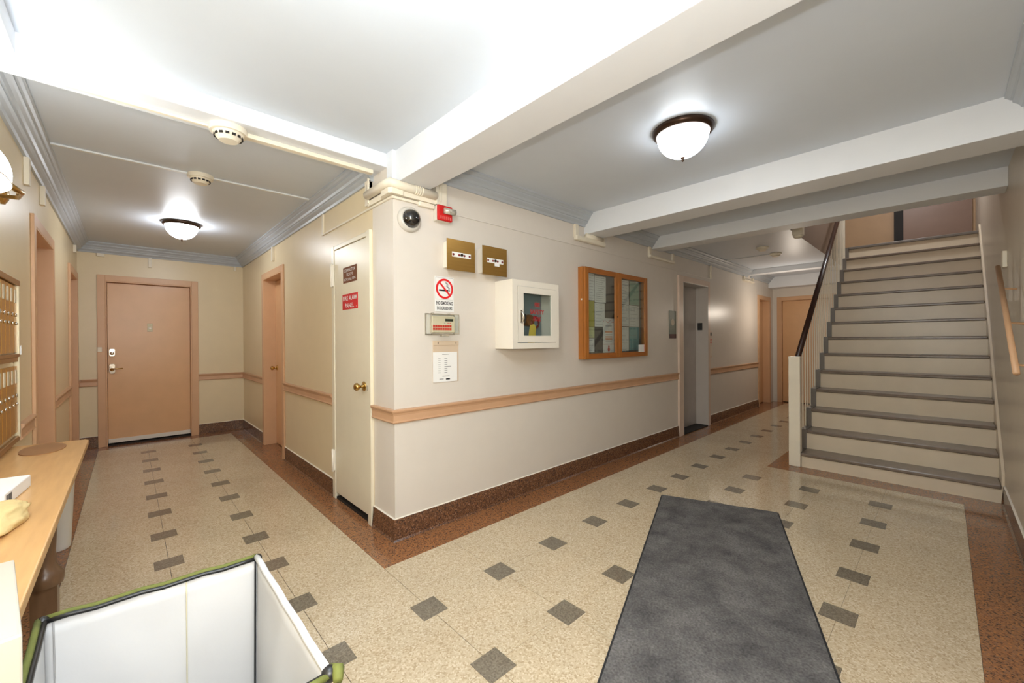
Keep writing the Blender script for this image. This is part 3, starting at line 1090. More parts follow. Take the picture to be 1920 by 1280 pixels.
t = thing('alarm_strobe', 'red fire alarm horn with clear strobe lens on a white box beside the dome camera', 'fire alarm', (0.355, 0, 2.187), RW)
bx('back_box', (-0.052, 0.062, -0.045, 0, -0.050, 0.055), M_WHITE, t, bevel=0.003)
bx('red_body', (-0.055, 0.065, -0.068, -0.045, -0.052, 0.055), M_REDP, t, bevel=0.008)
bm = B()
tube(bm, [(-0.015, -0.085, 0.012), (0.072, -0.085, 0.012)], [0.021, 0.021], 16)
obj('strobe_lens', bm, mat('crystal_lens', (206, 200, 186), 0.12, metal=0.4, var=0.3, scale=60), t, smooth='all')
for k in range(6):
    bx('horn_slot', (-0.035+k*0.016, -0.030+k*0.016, -0.0695, -0.068, -0.042, -0.022), mat('pale_slot', (230, 160, 150), 0.5), t)


def gold_box(label, x0, x1, z0, z1, stub):
    t = thing('gold_panel_box', label, 'switch panel', (x0, 0, z0), RW)
    w, h = x1-x0, z1-z0
    bx('box_body', (0.028, w-0.028, -0.085, 0, 0.022, h-0.012), M_WHITE, t, bevel=0.002)
    bx('face_plate', (0, w, -0.090, -0.085, 0, h), M_GOLD, t, bevel=0.001)
    bx('label_strip', (w*0.17, w*0.84, -0.0915, -0.090, h*0.43, h*0.59), M_PAPER, t)
    for f in (0.21, 0.41, 0.60, 0.79):
        bm = B()
        lathe(bm, [(0, 0), (0.0085, 0), (0.0075, 0.004), (0, 0.0055)], 14, 'y', (w*f, -0.0915, h*0.515-0.002))
        obj('indicator_lamp', bm, M_DRED, t, smooth='all')
    bm = B()
    lathe(bm, [(0, 0), (0.0105, 0), (0.0105, 0.006), (0.004, 0.007), (0, 0.005)], 16, 'y', (w*0.505, -0.0915, h*0.515))
    obj('key_switch', bm, M_BRONZE, t, smooth='all')
    if stub:
        bx('paper_tab', (w*0.48, w*0.68, -0.0912, -0.090, h*0.33, h*0.43), M_PAPER, t)
    return t


gold_box('gold faced panel box with four red lamps directly above the no smoking sign', 0.355, 0.600, 1.797, 2.013, False)
gold_box('gold faced panel box with four red lamps above the white fire cabinet', 0.672, 0.917, 1.797, 2.013, True)

# no smoking sign
t = thing('no_smoking_sign', 'white no smoking in corridors sign with red ring below the left gold box', 'sign', (0.391, 0, 1.508), RW)
bx('sign_plate', (-0.080, 0.080, -0.003, 0, 0, 0.249), M_PAPER, t, bevel=0.001)
boxes('border_line', [(-0.074, 0.074, -0.0036, -0.003, 0.240, 0.2415), (-0.074, -0.0725, -0.0036, -0.003, 0.085, 0.2415),
                      (0.0725, 0.074, -0.0036, -0.003, 0.085, 0.2415), (-0.074, 0.074, -0.0036, -0.003, 0.085, 0.0865)], M_GREY, t)
bm = B()
cz = 0.1625
N = 48
for y in (-0.0050,):
    ro, ri = 0.072, 0.057
    vo = [bm.verts.new((ro*math.cos(2*PI*k/N), y, cz+ro*math.sin(2*PI*k/N))) for k in range(N)]
    vi = [bm.verts.new((ri*math.cos(2*PI*k/N), y, cz+ri*math.sin(2*PI*k/N))) for k in range(N)]
    vo2 = [bm.verts.new((v.co.x, -0.003, v.co.z)) for v in vo]
    for k in range(N):
        q = (k+1) % N
        bm.faces.new((vo[k], vo[q], vi[q], vi[k]))
        bm.faces.new((vo[k], vo[q], vo2[q], vo2[k]))
obj('red_ring', bm, M_RED, t)
bm = B()
c45 = math.sqrt(0.5)
hw = 0.0065
pp = []
for s, e in ((-1, 1), (-1, -1), (1, -1), (1, 1)):
    L = 0.060
    pp.append((s*L*c45 + e*hw*c45, cz - s*L*c45 + e*hw*c45))
slab(bm, pp, -0.0052, -0.0034)
obj('red_bar', bm, M_RED, t)
boxes('cigarette', [(-0.047, 0.030, -0.0040, -0.003, cz-0.017, cz-0.006), (0.033, 0.037, -0.0040, -0.003, cz-0.017, cz-0.006), (0.040, 0.044, -0.0040, -0.003, cz-0.017, cz-0.006)], M_INK, t)
bm = B()
for off in (0.0, 0.009):
    tube(bm, [(0.043-off, -0.0040, cz-0.003), (0.043-off, -0.0040, cz+0.006), (0.034-off, -0.0040, cz+0.013), (0.024-off, -0.0040, cz+0.020),
              (0.030-off, -0.0040, cz+0.030), (0.024-off, -0.0040, cz+0.040), (0.014-off, -0.0040, cz+0.046)], 0.0014, 6)
obj('smoke_lines', bm, M_INK, t)
text('lettering', 'NO SMOKING', 0.138, 0.027, M_INK, t, 0, -0.0036, 0.060, bold=0.03)
text('lettering', 'IN CORRIDORS', 0.128, 0.024, M_INK, t, 0, -0.0036, 0.024, bold=0.03)

# annunciator under a clear cover
t = thing('annunciator', 'cream keypad annunciator with red keys under a clear cover below the no smoking sign', 'keypad', (0.352, 0, 1.345), RW)
bx('panel_body', (-0.085, 0.105, -0.035, 0, 0.012, 0.128), mat('beige_plastic', (222, 208, 178), 0.4), t, bevel=0.006)
bx('display', (0.022, 0.088, -0.037, -0.035, 0.092, 0.110), mat('dark_green_display', (52, 58, 44), 0.2), t)
for rr in range(2):
    for k in range(8):
        bx('key', (-0.080+k*0.0195, -0.065+k*0.0195, -0.039, -0.035, 0.030+rr*0.020, 0.045+rr*0.020), mat('red_orange_key', (214, 62, 44), 0.4), t)
for x, mm in ((0.012, M_GREY), (0.040, M_RED), (0.058, M_RED)):
    bx('indicator', (x, x+0.010, -0.036, -0.035, 0.078, 0.082), mm, t)
# clear cover as a thin shell
bm = B()
X0c, X1c, Z0c, Z1c, Dc = -0.118, 0.118, 0.0, 0.142, 0.070
vs = box(bm, X0c, X1c, -Dc, -0.002, Z0c, Z1c)
fr = [f for f in bm.faces if all(abs(v.co.y+0.002) < 1e-5 for v in f.verts)]
bmesh.ops.delete(bm, geom=fr, context='FACES')
cv = obj('clear_cover', bm, M_GLASS, t, bevel=0.010, seg=3)
M_EDGE = mat('clear_edge_plastic', (190, 178, 158), 0.15, spec=0.7, alpha=0.55)
boxes('cover_rim', [(X0c-0.004, X1c+0.004, -0.008, 0, Z0c-0.004, Z0c+0.004), (X0c-0.004, X1c+0.004, -0.008, 0, Z1c-0.004, Z1c+0.004),
                    (X0c-0.004, X0c+0.004, -0.008, 0, Z0c, Z1c), (X1c-0.004, X1c+0.004, -0.008, 0, Z0c, Z1c),
                    (X0c, X1c, -Dc-0.001, -Dc+0.003, Z0c, Z0c+0.006), (X0c, X1c, -Dc-0.001, -Dc+0.003, Z1c-0.006, Z1c),
                    (X0c, X0c+0.005, -Dc-0.001, -Dc+0.003, Z0c, Z1c), (X1c-0.005, X1c, -Dc-0.001, -Dc+0.003, Z0c, Z1c)], M_EDGE, t)
bx('cover_tab', (-0.03, 0.03, -Dc-0.004, -Dc+0.03, -0.014, 0.0), M_EDGE, t, bevel=0.003)
boxes('cover_hinge', [(-0.075, -0.060, -0.02, 0, 0.142, 0.150), (0.060, 0.075, -0.02, 0, 0.142, 0.150)], M_EDGE, t)

# certificate holder
t = thing('certificate_holder', 'beige document holder with a printed notice below the annunciator', 'notice', (0.395, 0, 1.006), RW)
bx('holder_plate', (-0.105, 0.112, -0.006, 0, 0.0, 0.295), mat('beige_holder', (212, 190, 164), 0.5), t, bevel=0.002)
bx('top_fold', (-0.105, 0.112, -0.010, -0.006, 0.262, 0.295), mat('beige_holder', (212, 190, 164)), t, bevel=0.002)
for x in (-0.068, 0.085):
    bx('slot', (x, x+0.005, -0.0108, -0.010, 0.272, 0.286), M_DARK, t)
bx('notice_sheet', (-0.106, 0.098, -0.0075, -0.006, 0.002, 0.214), M_PAPER, t)
ds = [(-0.03, 0.025, 0.196, 0.200)]
for k in range(8):
    ds.append((-0.065, -0.045, 0.165-k*0.014, 0.169-k*0.014))
    ds.append((-0.012, 0.012 if k != 4 else 0.045, 0.165-k*0.014, 0.169-k*0.014))
ds.append((-0.03, 0.03, 0.040, 0.044))
ds.append((-0.055, -0.02, 0.020, 0.026))
boxes('printed_lines', [(a, b, -0.0079, -0.0075, c, d) for a, b, c, d in ds], M_GREY, t)
bx('signature_block', (0.0, 0.034, -0.0079, -0.0075, 0.016, 0.026), M_INK, t)

# fire cabinet
t = thing('fire_cabinet', 'white wall cabinet with glazed door lettered in red right of the keypad', 'cabinet', (0.870, 0, 1.235), RW)
CWd, CH, CD = 0.54, 0.532, 0.20
boxes('cabinet_body', [(0, 0.004, -CD, 0, 0, CH), (CWd-0.004, CWd, -CD, 0, 0, CH), (0.004, CWd-0.004, -CD, 0, 0, 0.004), (0.004, CWd-0.004, -CD, 0, CH-0.004, CH)], M_WHITE, t)
bx('cabinet_back', (0.004, CWd-0.004, -0.006, 0, 0.004, CH-0.004), mat('blue_grey_lining', (138, 150, 152), 0.5), t)
boxes('face_frame', [(0, 0.052, -CD-0.002, -CD, 0, CH), (CWd-0.036, CWd, -CD-0.002, -CD, 0, CH), (0.052, CWd-0.036, -CD-0.002, -CD, 0, 0.044), (0.052, CWd-0.036, -CD-0.002, -CD, CH-0.046, CH)], M_WHITE, t)
x0, x1, z0, z1 = 0.057, 0.504, 0.048, 0.484
gx0, gx1, gz0, gz1 = 0.115, 0.443, 0.100, 0.434
dr = boxes('cabinet_door', [(x0, gx0, -CD-0.006, -CD+0.01, z0, z1), (gx1, x1, -CD-0.006, -CD+0.01, z0, z1), (gx0, gx1, -CD-0.006, -CD+0.01, z0, gz0), (gx0, gx1, -CD-0.006, -CD+0.01, gz1, z1)], M_WHITE, t)
bx('glass_pane', (gx0, gx1, -CD+0.002, -CD+0.005, gz0, gz1), M_GLASS, dr)
bm = B()
tube(bm, [(0.089, -CD-0.010, 0.285), (0.090, -CD-0.030, 0.275), (0.088, -CD-0.032, 0.235), (0.084, -CD-0.016, 0.195)], [0.007, 0.009, 0.008, 0.005], 10)
obj('door_handle', bm, M_CHROME, dr, smooth='all')
bx('handle_plate', (0.080, 0.098, -CD-0.009, -CD-0.006, 0.20, 0.30), M_CHROME, dr, bevel=0.002)
M_LET = mat('red_glass_lettering', (176, 34, 36), 0.5)
text('lettering', 'FIRE', 0.060, 0.036, M_LET, dr, 0.277, -CD+0.0015, 0.350, bold=0.03)
text('lettering', 'SAFETY', 0.165, 0.038, M_LET, dr, 0.277, -CD+0.0015, 0.292, bold=0.03)
text('lettering', 'BOX', 0.085, 0.038, M_LET, dr, 0.277, -CD+0.0015, 0.236, bold=0.03)
# valve inside (rests inside the cabinet)
v = thing('hose_valve', 'brass hose valve with yellow tag seen through the cabinet glass', 'valve', (1.11, -0.11, 1.46), RW)
bm = B()
lathe(bm, [(0, -0.10), (0.040, -0.10), (0.044, -0.06), (0.050, -0.02), (0.044, 0.0), (0.0, 0.0)], 24, 'y', (0, -0.05, 0))
for vv in bm.verts:
    pass
obj('valve_body', bm, mat('old_brass', (150, 100, 56), 0.35, metal=0.6, var=0.15), v, smooth=True)
bm = B()
tube(bm, [(-0.10, 0.02, 0.02), (-0.03, 0.0, 0.01)], 0.048, 18)
obj('hose_end', bm, mat('dark_rubber_hose', (52, 44, 40), 0.5, var=0.2), v, smooth=True)
bm = B()
for k in range(24):
    a = 2*PI*k/24
tube(bm, [(0.055+0.045*math.cos(2*PI*k/20), -0.045, -0.015+0.045*math.sin(2*PI*k/20)) for k in range(21)], 0.009, 8)
obj('hand_wheel', bm, M_DRED, v, smooth='all')
bm = B()
slab(bm, [(-0.045, -0.185), (0.035, -0.185), (0.05, -0.06), (0.03, -0.03), (-0.02, -0.04)], -0.062, -0.059)
obj('yellow_tag', bm, M_YELTAG, v)['label'] = 'yellow paper inspection tag'

# notice board
t = thing('notice_board', 'oak framed notice board with two glazed doors and pinned papers', 'notice board', (1.940, 0, 1.110), RW)
BWd, BH, BD = 1.200, 0.902, 0.085
boxes('case_side', [(0, 0.02, -BD+0.028, 0, 0, BH), (BWd-0.02, BWd, -BD+0.028, 0, 0, BH)], M_OAK, t, bevel=0.002)
boxes('case_rail', [(0.02, BWd-0.02, -BD+0.028, 0, 0, 0.02), (0.02, BWd-0.02, -BD+0.028, 0, BH-0.02, BH)], M_OAKH, t)
bx('felt_back', (0.02, BWd-0.02, -0.016, 0, 0.02, BH-0.02), M_FELT, t)
for (a, b, s) in ((0.004, 0.592, 0), (0.594, BWd-0.002, 1)):
    st = 0.056
    dr = bx('glass_pane', (a+st, b-st, -BD+0.010, -BD+0.013, 0.056, BH-0.056), M_GLASS, t)
    for q in (a, b-st):
        bx('door_stile', (q, q+st, -BD, -BD+0.026, 0.004, BH-0.004), M_OAK, t, bevel=0.003)
    for q in (0.004, BH-0.056):
        bx('door_rail', (a+st, b-st, -BD+0.001, -BD+0.026, q, q+0.052), M_OAKH, t, bevel=0.002)
bm = B()
lathe(bm, [(0, 0), (0.007, 0), (0.006, 0.004), (0, 0.004)], 12, 'y', (0.565, -BD, 0.43))
obj('door_lock', bm, M_BRONZE, t)
bx('side_lock', (-0.003, 0, -0.05, -0.036, 0.575, 0.59), M_WHITE, t)


def pinned(label, x0p, y0p, x1p, y1p, m, depth=-0.020, lines=0, th=0.0012, lm=None, cat='paper', xr=None):
    a = atY(x0p, y0p, depth)
    d = atY(x1p, y1p, depth)
    w, h = d.x-a.x, a.z-atY(x0p, y1p, depth).z
    o = thing('pinned_paper', label, cat, (a.x, depth+0.001, a.z-h), RW, 'papers pinned inside the notice board')
    bx('sheet', (0, w, -th, 0, 0, h), m, o)
    if lines:
        random.seed(int(x0p*7+y0p))
        ds = []
        for k in range(lines):
            zz_ = h-0.02-(h-0.04)*k/max(1, lines-1)
            ds.append((w*0.1, w*random.uniform(0.6, 0.92), -th-0.0004, -th, zz_-0.0015, zz_+0.0015))
        boxes('printed_lines', ds, lm or M_GREY, o)
    return o, w, h


MP = {}
def pm(nm, c):
    return mat(nm, c, 0.8, var=0.02)
pinned('narrow white notice at the top left of the left glazed door', 1103.5, 511, 1114.5, 562, M_PAPER, -0.018, 9)
pinned('tall white printed sheet in the upper middle of the left glazed door', 1115, 516, 1136, 566, M_PAPER, -0.020, 12)
pinned('white printed sheet under the tall one behind the left glazed door', 1115, 567, 1134, 612, M_PAPER, -0.020, 7)
pinned('mustard yellow paper strip at the left of the notice board', 1103.5, 563, 1114.5, 612, pm('mustard_paper', (186, 178, 86)), -0.018)
pinned('pale yellow green paper below the mustard one', 1103.5, 613, 1114.5, 633, pm('pale_lime_paper', (214, 216, 164)), -0.018, 2)
pinned('white paper in the bottom left corner of the notice board', 1103.5, 634, 1114.5, 660.5, M_PAPER, -0.018, 3)
fl, w, h = pinned('white holiday flyer with red borders and orange lines low in the left glazed door', 1130.5, 596, 1152, 661, M_PAPER, -0.030)
bds = []
for k in range(8):
    bds.append((w*k/8+0.005, w*k/8+0.018, -0.0018, -0.0012, h-0.035+0.012*math.sin(k*1.7), h-0.029+0.012*math.sin(k*1.7)))
boxes('red_garland', bds+[(0, w, -0.0018, -0.0012, 0.085, 0.088)], mat('garland_red', (206, 70, 58), 0.6), fl)
bm = B()
lathe(bm, [(0, 0), (0.022, 0), (0.022, 0.0008), (0, 0.0008)], 16, 'y', (w/2, -0.0012, 0.032))
lathe(bm, [(0, 0), (0.014, 0), (0.014, 0.0008), (0, 0.0008)], 16, 'y', (w/2, -0.0012, 0.062))
obj('red_ornament', bm, mat('garland_red', (206, 70, 58)), fl)
boxes('orange_lines', [(w*0.2, w*0.8, -0.0018, -0.0012, h*f, h*f+0.008) for f in (0.60, 0.575, 0.45, 0.41, 0.37)], mat('orange_print', (226, 152, 110), 0.6), fl)
boxes('printed_lines', [(w*0.22, w*0.78, -0.0018, -0.0012, h*f, h*f+0.004) for f in (0.78, 0.76, 0.52, 0.31)], M_GREY, fl)
pinned('white notice at the top left of the right glazed door', 1165, 524, 1179, 570, M_PAPER, -0.020, 8)
pinned('pale green printed paper at the top of the right glazed door', 1180.5, 527, 1198, 571, pm('pale_green_paper', (168, 196, 176)), -0.020, 6)
pinned('white notice at mid height left of the right glazed door', 1165, 571, 1179, 611, M_PAPER, -0.020, 6)
pinned('white notice at mid height right of the right glazed door', 1179.5, 572, 1198, 612, M_PAPER, -0.020, 6)
pinned('white notice at the bottom left of the right glazed door', 1165, 613, 1179, 658, M_PAPER, -0.020, 4)
pinned('teal paper at the bottom of the right glazed door', 1180, 613, 1198, 657, pm('teal_paper', (132, 178, 178)), -0.020, 4)
a = atY(1197.5, 646, -0.088)
d = atY(1209.5, 659, -0.088)
cdn = thing('window_card', 'small white card with a pink edge on the notice board glass', 'card', (a.x, -0.0855, d.z), RW)
bx('sheet', (0, d.x-a.x, -0.0014, 0, 0, a.z-d.z), M_PAPER, cdn)
bx('pink_edge', (d.x-a.x-0.02, d.x-a.x, -0.0018, -0.0014, 0, a.z-d.z), mat('pink_print', (226, 150, 140), 0.6), cdn)

# ================================================================== MAILBOXES AND TABLE ON THE LEFT
MY1 = 1.005
t = thing('mailbox_bank', 'brass mailbox bank in two tiers on the left wall above the table', 'mailboxes', (XW, MY1, 0.775), WW)
NC = 12
cw = 0.092
LM = NC*cw+0.05
boxes('mailbox_frame', [(-LM, 0, -0.016, 0, 0.0, 0.028), (-LM, 0, -0.016, 0, 0.428, 0.452), (-LM, 0, -0.022, 0, 0.836, 0.866),
                        (-LM, -LM+0.02, -0.016, 0, 0.028, 0.836), (-LM, 0, -0.020, 0, 0.452, 0.470)], M_MFRAME, t, bevel=0.003)
bx('frame_edge', (-0.022, -0.004, -0.020, 0, 0.02, 0.84), mat('pale_brass_edge', (226, 216, 184), 0.3, metal=0.3), t, bevel=0.002)
bm = B()
box(bm, -cw+0.004, -0.003, -0.012, 0.0, 0.0, 0.355)
door0 = obj('mailbox_door', bm, M_MBRASS, t, bevel=0.002)
bm = B()
lathe(bm, [(0, 0), (0.010, 0), (0.009, 0.006), (0.004, 0.007), (0, 0.006)], 14, 'y', (-cw/2, -0.012, 0.20))
lk = obj('lock', bm, M_CHROME, door0, smooth='all')
bm = B()
lathe(bm, [(0, 0), (0.008, 0), (0.007, 0.008), (0, 0.009)], 14, 'y', (-cw/2, -0.012, 0.155))
kn = obj('pull', bm, M_CHROME, door0, smooth='all')
bm = B()
box(bm, -cw*0.68, -cw*0.32, -0.015, -0.012, 0.265, 0.335)
nm_ = obj('name_slot', bm, mat('name_card', (206, 196, 170), 0.4), door0)
first = True
for row, z in ((0, 0.050), (1, 0.476)):
    for k in range(NC):
        if first:
            dd = door0
            first = False
        else:
            dd = door0.copy()
            COL.objects.link(dd)
            dd.parent = t
            for ch in (lk, kn, nm_):
                c = ch.copy()
                COL.objects.link(c)
                c.parent = dd
        dd.location = (-0.026-k*cw, 0, z)
o = thing('paper_slip', 'white paper slip poking from the edge of the brass mailboxes', 'paper', (XW, 1.0, 1.24), WW)
bm = B()
slab(bm, [(0, 0), (0.02, 0), (0.014, 0.012), (0, 0.05)], -0.024, -0.022)
obj('slip', bm, M_PAPER, o)
bx('slip_fold', (-0.006, 0.004, -0.0225, -0.0205, 0.0, 0.045), M_PAPER, o)

TZ = 0.76
t = thing('console_table', 'long maple table under the mailboxes with a turned dark wood leg', 'table', (-1.56, -0.9, 0))
bm = B()
pts = [(-0.144, -1.75), (0.143, -1.75), (0.140, 1.74), (0.128, 1.762), (-0.144, 1.800)]
prism(bm, pts, TZ-0.030, TZ)
obj('table_top', bm, M_MAPLE, t, bevel=0.004)
boxes('apron', [(-0.13, -0.11, -1.70, 1.70, TZ-0.10, TZ-0.030), (-0.13, 0.06, 1.66, 1.68, TZ-0.10, TZ-0.03)], M_LEGW, t)


def turned_leg(x, y):
    bm = B()
    s = 0.033
    box(bm, x-s, x+s, y-s, y+s, 0.0, 0.42)
    prof = [(0.047, 0.42), (0.050, 0.435), (0.050, 0.455), (0.040, 0.470), (0.030, 0.49), (0.028, 0.54), (0.032, 0.62), (0.036, TZ-0.030)]
    lathe(bm, prof, 20, 'z', (x, y, 0))
    return obj('leg', bm, M_LEGW, t, smooth=True)


for (x, y) in ((0.098-0.02, 0.70), (0.078, -1.60), (-0.09, -1.60), (-0.09, 0.70)):
    turned_leg(x, y)

# flat oval pad on the table
bm = B()
N = 36
cx, cy = -1.575, 0.70
prism(bm, [(0.080*math.cos(2*PI*k/N), 0.150*math.sin(2*PI*k/N)) for k in range(N)], 0, 0.004)
tag(obj('oval_pad', bm, mat('brown_pad', (160, 116, 74), 0.6, var=0.06), loc=(cx, cy, TZ)), 'flat brown oval pad at the far end of the maple table', 'pad')

# white packet with bar code
t = thing('parcel', 'small white packet with a bar code on the table by the yellow cloth', 'packet', (-1.585, -0.20, TZ), math.radians(-6))
bx('packet_body', (-0.045, 0.045, -0.13, 0.13, 0, 0.045), M_PAPER, t, bevel=0.004)
boxes('bar_code', [(0.0452, 0.0458, -0.115+k*0.0075, -0.112+k*0.0075, 0.010, 0.036) for k in range(7)]+[(-0.03+k*0.006, -0.027+k*0.006, -0.1306, -0.13, 0.008, 0.034) for k in range(9)], M_INK, t)

# crumpled pale yellow cloth
bm = B()
bmesh.ops.create_icosphere(bm, subdivisions=4, radius=1.0)
from mathutils import noise
for v in bm.verts:
    p = v.co.copy()
    n = noise.noise(p*1.3+Vector((3, 1, 7)))*0.30+noise.noise(p*3.2)*0.12+noise.noise(p*7)*0.05
    v.co = p*(1+n)
    v.co = Vector((v.co.x*0.060*(1.0-0.25*p.y), v.co.y*0.17, max(-0.7, v.co.z)*0.034))
zmin = min(v.co.z for v in bm.verts)
for v in bm.verts:
    v.co.z -= zmin
o = obj('crumpled_cloth', bm, M_CLOTH, smooth='all')
o.location = (-1.548, -0.56, TZ)
o.rotation_euler = (0, 0, math.radians(-14))
tag(o, 'crumpled pale yellow cloth lying on the maple table', 'cloth')

# cream box in the near left corner
t = thing('storage_box', 'cream cardboard box at the near end of the table in the photo\'s lower left', 'box', (-1.375, -1.485, TZ+0.0005), math.radians(8.7))
bx('box_body', (-0.26, 0, 0, 0.35, 0, 0.097), mat('cream_card', (182, 174, 160), 0.6, var=0.02), t, bevel=0.003)
bx('lid_slot', (-0.045, -0.030, 0.305, 0.31, 0.097, 0.0985), M_BRONZE, t)
bx('lid_flap', (-0.255, -0.005, 0.003, 0.175, 0.097, 0.0985), mat('cream_card', (222, 208, 184)), t)
bx('blue_mark', (-0.06, -0.03, -0.0008, 0, 0.02, 0.045), mat('navy_print', (44, 50, 84), 0.5), t)

# white waste bin by the wall beyond the table
bm = B()
n = 24
lathe(bm, [(0.0, 0.0), (0.062, 0.0), (0.068, 0.010), (0.088, 0.46), (0.092, 0.47), (0.092, 0.48), (0.083, 0.48), (0.062, 0.02), (0, 0.02)], n)
tag(obj('waste_bin', bm, mat('white_bin_plastic', (232, 228, 220), 0.4), smooth=True, loc=(-1.598, 1.40, 0)), 'tall white plastic waste bin on the floor beyond the maple table', 'waste bin')

# ================================================================== COLLAPSIBLE CANVAS CART
RH = 0.70
c0 = atZ(80, 1166, RH)
c1 = atZ(483, 1046, RH)
c2 = atZ(618, 1264, RH)
c3 = Vector((-1.383, -1.72, RH))
t = thing('canvas_cart', 'white canvas laundry cart with green and black bound rim in the foreground', 'laundry cart', (-1.19, -1.42, 0))
O = Vector((-1.19, -1.42, 0))
top = [c0-O, c1-O, c2-O, c3-O]
bot = []
for p in top:
    bot.append(Vector((p.x*0.96, p.y*0.96, 0.14)))


def panel(name, i, j, sag=0.010, seed=1, m=M_FABRIC):
    """slightly billowing canvas side between rim corners i and j"""
    bm = B()
    nu, nv = 22, 16
    g = []
    a, b = top[i], top[j]
    c, d = bot[i], bot[j]
    nrm = (b-a).cross(Vector((0, 0, 1))).normalized()
    for u in range(nu+1):
        row = []
        for v in range(nv+1):
            s, q = u/nu, v/nv
            p = a.lerp(b, s).lerp(c.lerp(d, s), q)
            bul = sag*math.sin(PI*s)*math.sin(PI*min(1, q*1.2)) + 0.006*noise.noise(Vector((s*5+seed*9, q*4, seed)))*math.sin(PI*s)
            row.append(bm.verts.new(p+nrm*bul))
        g.append(row)
    for u in range(nu):
        for v in range(nv):
            bm.faces.new((g[u][v], g[u+1][v], g[u+1][v+1], g[u][v+1]))
    o = obj(name, bm, m, t, smooth='all')
    md = o.modifiers.new('solid', 'SOLIDIFY')
    md.thickness = 0.004
    md.offset = 0
    return o


for i, j, sg in ((0, 1, 0.008), (1, 2, 0.022), (2, 3, 0.008), (3, 0, 0.012)):
    panel('canvas_side', i, j, sg, seed=i+1)
bm = B()
vs = [bm.verts.new(p) for p in bot]
bm.faces.new(vs)
o = obj('canvas_bottom', bm, M_FABRIC, t)
md = o.modifiers.new('solid', 'SOLIDIFY')
md.thickness = 0.006
# rim: black tube inside, green binding outside
for i, j in ((0, 1), (1, 2), (2, 3), (3, 0)):
    a, b = top[i], top[j]
    nrm = (b-a).cross(Vector((0, 0, 1))).normalized()
    pts = [a.lerp(b, k/10)+Vector((0, 0, 0.002*math.sin(k*2.1))) for k in range(11)]
    if (i, j) == (1, 2):
        bm = B()
        tube(bm, [p+nrm*0.002+Vector((0, 0, 0.004)) for p in pts], 0.0075, 8)
        obj('canvas_hem', bm, M_FABRIC, t, smooth='all')
        continue
    bm = B()
    tube(bm, [p+nrm*0.003 for p in pts], 0.0050, 8)
    obj('rim_rod', bm, M_BLACK, t, smooth='all')
    bm = B()
    tube(bm, [p-nrm*0.0065+Vector((0, 0, 0.003)) for p in pts], 0.0062, 8)
    obj('green_binding', bm, M_GREEN, t, smooth='all')
for k, p in enumerate(top):
    bm = B()
    bmesh.ops.create_icosphere(bm, subdivisions=2, radius=0.011 if k != 2 else 0.015)
    for v in bm.verts:
        v.co = v.co+p+Vector((0, 0, 0.001))
    obj('corner_cap', bm, M_BLACK, t, smooth='all')
bm = B()
p = top[2]
tube(bm, [p+Vector((0.004, 0.01, 0.006)), p+Vector((0.012, -0.01, 0.008)), p+Vector((0.004, -0.03, 0.004))], [0.006, 0.011, 0.008], 8)
obj('green_binding', bm, M_GREEN, t, smooth='all')
# stitched seams on the far side and in its corner
a, b = top[0], top[1]
nrm = -(b-a).cross(Vector((0, 0, 1))).normalized()
for s, nm2, mm, rr in ((0.61, 'seam', M_SEAM, 0.0016), (0.985, 'corner_piping', M_BLACK, 0.0022), (0.04, 'corner_piping', M_GREY, 0.0018)):
    pts = []
    for k in range(15):
        q = k/14
        pp_ = a.lerp(b, s).lerp(bot[0].lerp(bot[1], s), q)
        bul = 0.008*math.sin(PI*s)*math.sin(PI*min(1, q*1.2))
        pts.append(pp_-nrm*bul-nrm*0.003)
    bm = B()
    tube(bm, pts, rr, 6)
    obj(nm2, bm, mm, t, smooth='all')
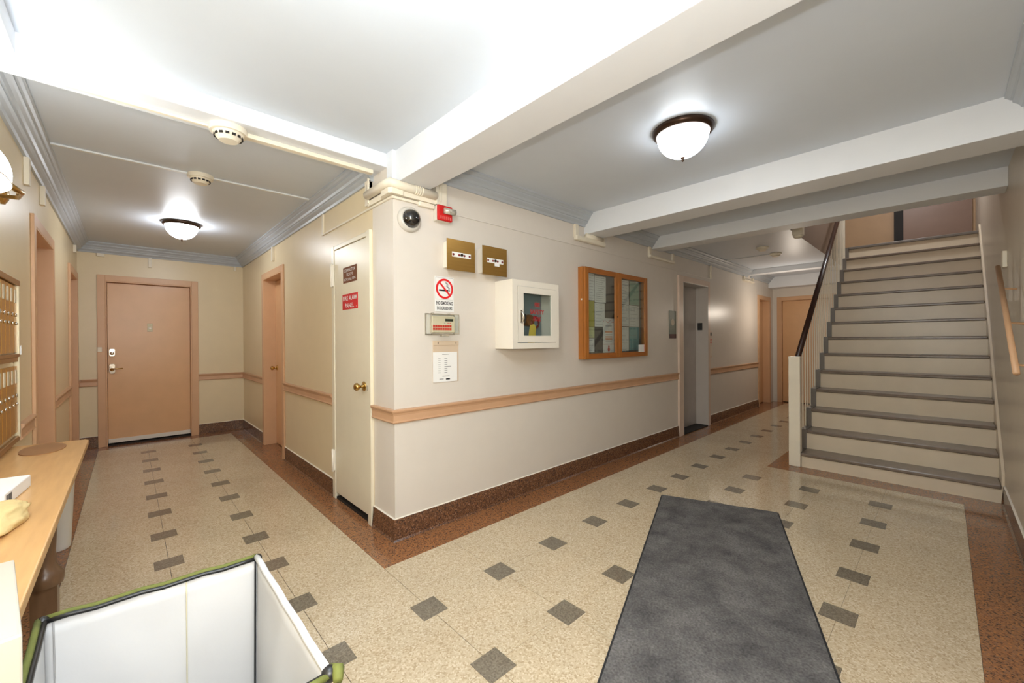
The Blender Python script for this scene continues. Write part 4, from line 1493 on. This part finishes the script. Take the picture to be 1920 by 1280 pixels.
# frame and castors
for k, p in enumerate(bot):
    bm = B()
    tube(bm, [Vector((p.x, p.y, 0.075)), Vector((p.x, p.y, 0.14))], 0.009, 10)
    obj('leg', bm, M_BLACK, t, smooth='all')
    bm = B()
    tube(bm, [Vector((p.x-0.011, p.y, 0.0375)), Vector((p.x+0.011, p.y, 0.0375))], 0.0375, 20)
    obj('castor_wheel', bm, M_RUBBER, t, smooth=True)
    bx('castor_fork', (p.x-0.018, p.x+0.018, p.y-0.012, p.y+0.012, 0.072, 0.082), M_BLACK, t)
    boxes('base_rail', [(min(p.x, bot[(k+1) % 4].x), max(p.x, bot[(k+1) % 4].x), p.y-0.006, p.y+0.006, 0.128, 0.139)], M_BLACK, t) if k in (0, 2) else None

# ================================================================== WALL SCONCE
t = thing('wall_sconce', 'lit white glass sconce on a brass arm above the mailboxes', 'wall lamp', (XW, 0.72, 2.04), WW)
bm = B()
lathe(bm, [(0, 0), (0.055, 0), (0.055, 0.010), (0.035, 0.022), (0, 0.024)], 24, 'y')
obj('wall_plate', bm, M_BRASS, t, smooth=True)
bm = B()
tube(bm, [(-0.10, -0.0, -0.04), (-0.14, -0.07, -0.045), (-0.30, -0.100, -0.055), (-0.50, -0.072, -0.065)], [0.008, 0.010, 0.012, 0.014], 10)
obj('arm', bm, M_BRASS, t, smooth='all')
bm = B()
bmesh.ops.create_uvsphere(bm, u_segments=32, v_segments=20, radius=1.0)
for v in bm.verts:
    v.co = Vector((v.co.x*0.20-0.70, v.co.y*0.058-0.064, v.co.z*0.085-0.075))
obj('glass_shade', bm, M_GLOBES, t, smooth='all')
bm = B()
tube(bm, [(-0.70+0.192*math.cos(2*PI*k/32), -0.064-0.056*math.sin(2*PI*k/32), -0.112) for k in range(33)], 0.003, 8, cap=False)
obj('shade_rim', bm, M_RACE, t, smooth='all')

# ================================================================== FLOOR MAT
a = Vector((1.977, -0.825, 0))
b = Vector((2.263, -1.599, 0))
u = (b-a).normalized()
v = Vector((u.y, -u.x, 0))
if v.x > 0:
    v = -v
ang = math.atan2(-v.y, -v.x)
mid = (a+b)/2+v*1.35
t = thing('floor_mat', 'long charcoal carpet runner with rubber edge lying askew on the terrazzo', 'floor mat', (mid.x, mid.y, 0.0003), ang)
hw = (b-a).length/2
bx('rubber_edge', (-1.35, 1.35, -hw, hw, 0, 0.004), M_RUBBER, t, bevel=0.001)
bx('carpet_pile', (-1.34, 1.34, -hw+0.010, hw-0.010, 0.004, 0.010), M_MATC, t, bevel=0.002)
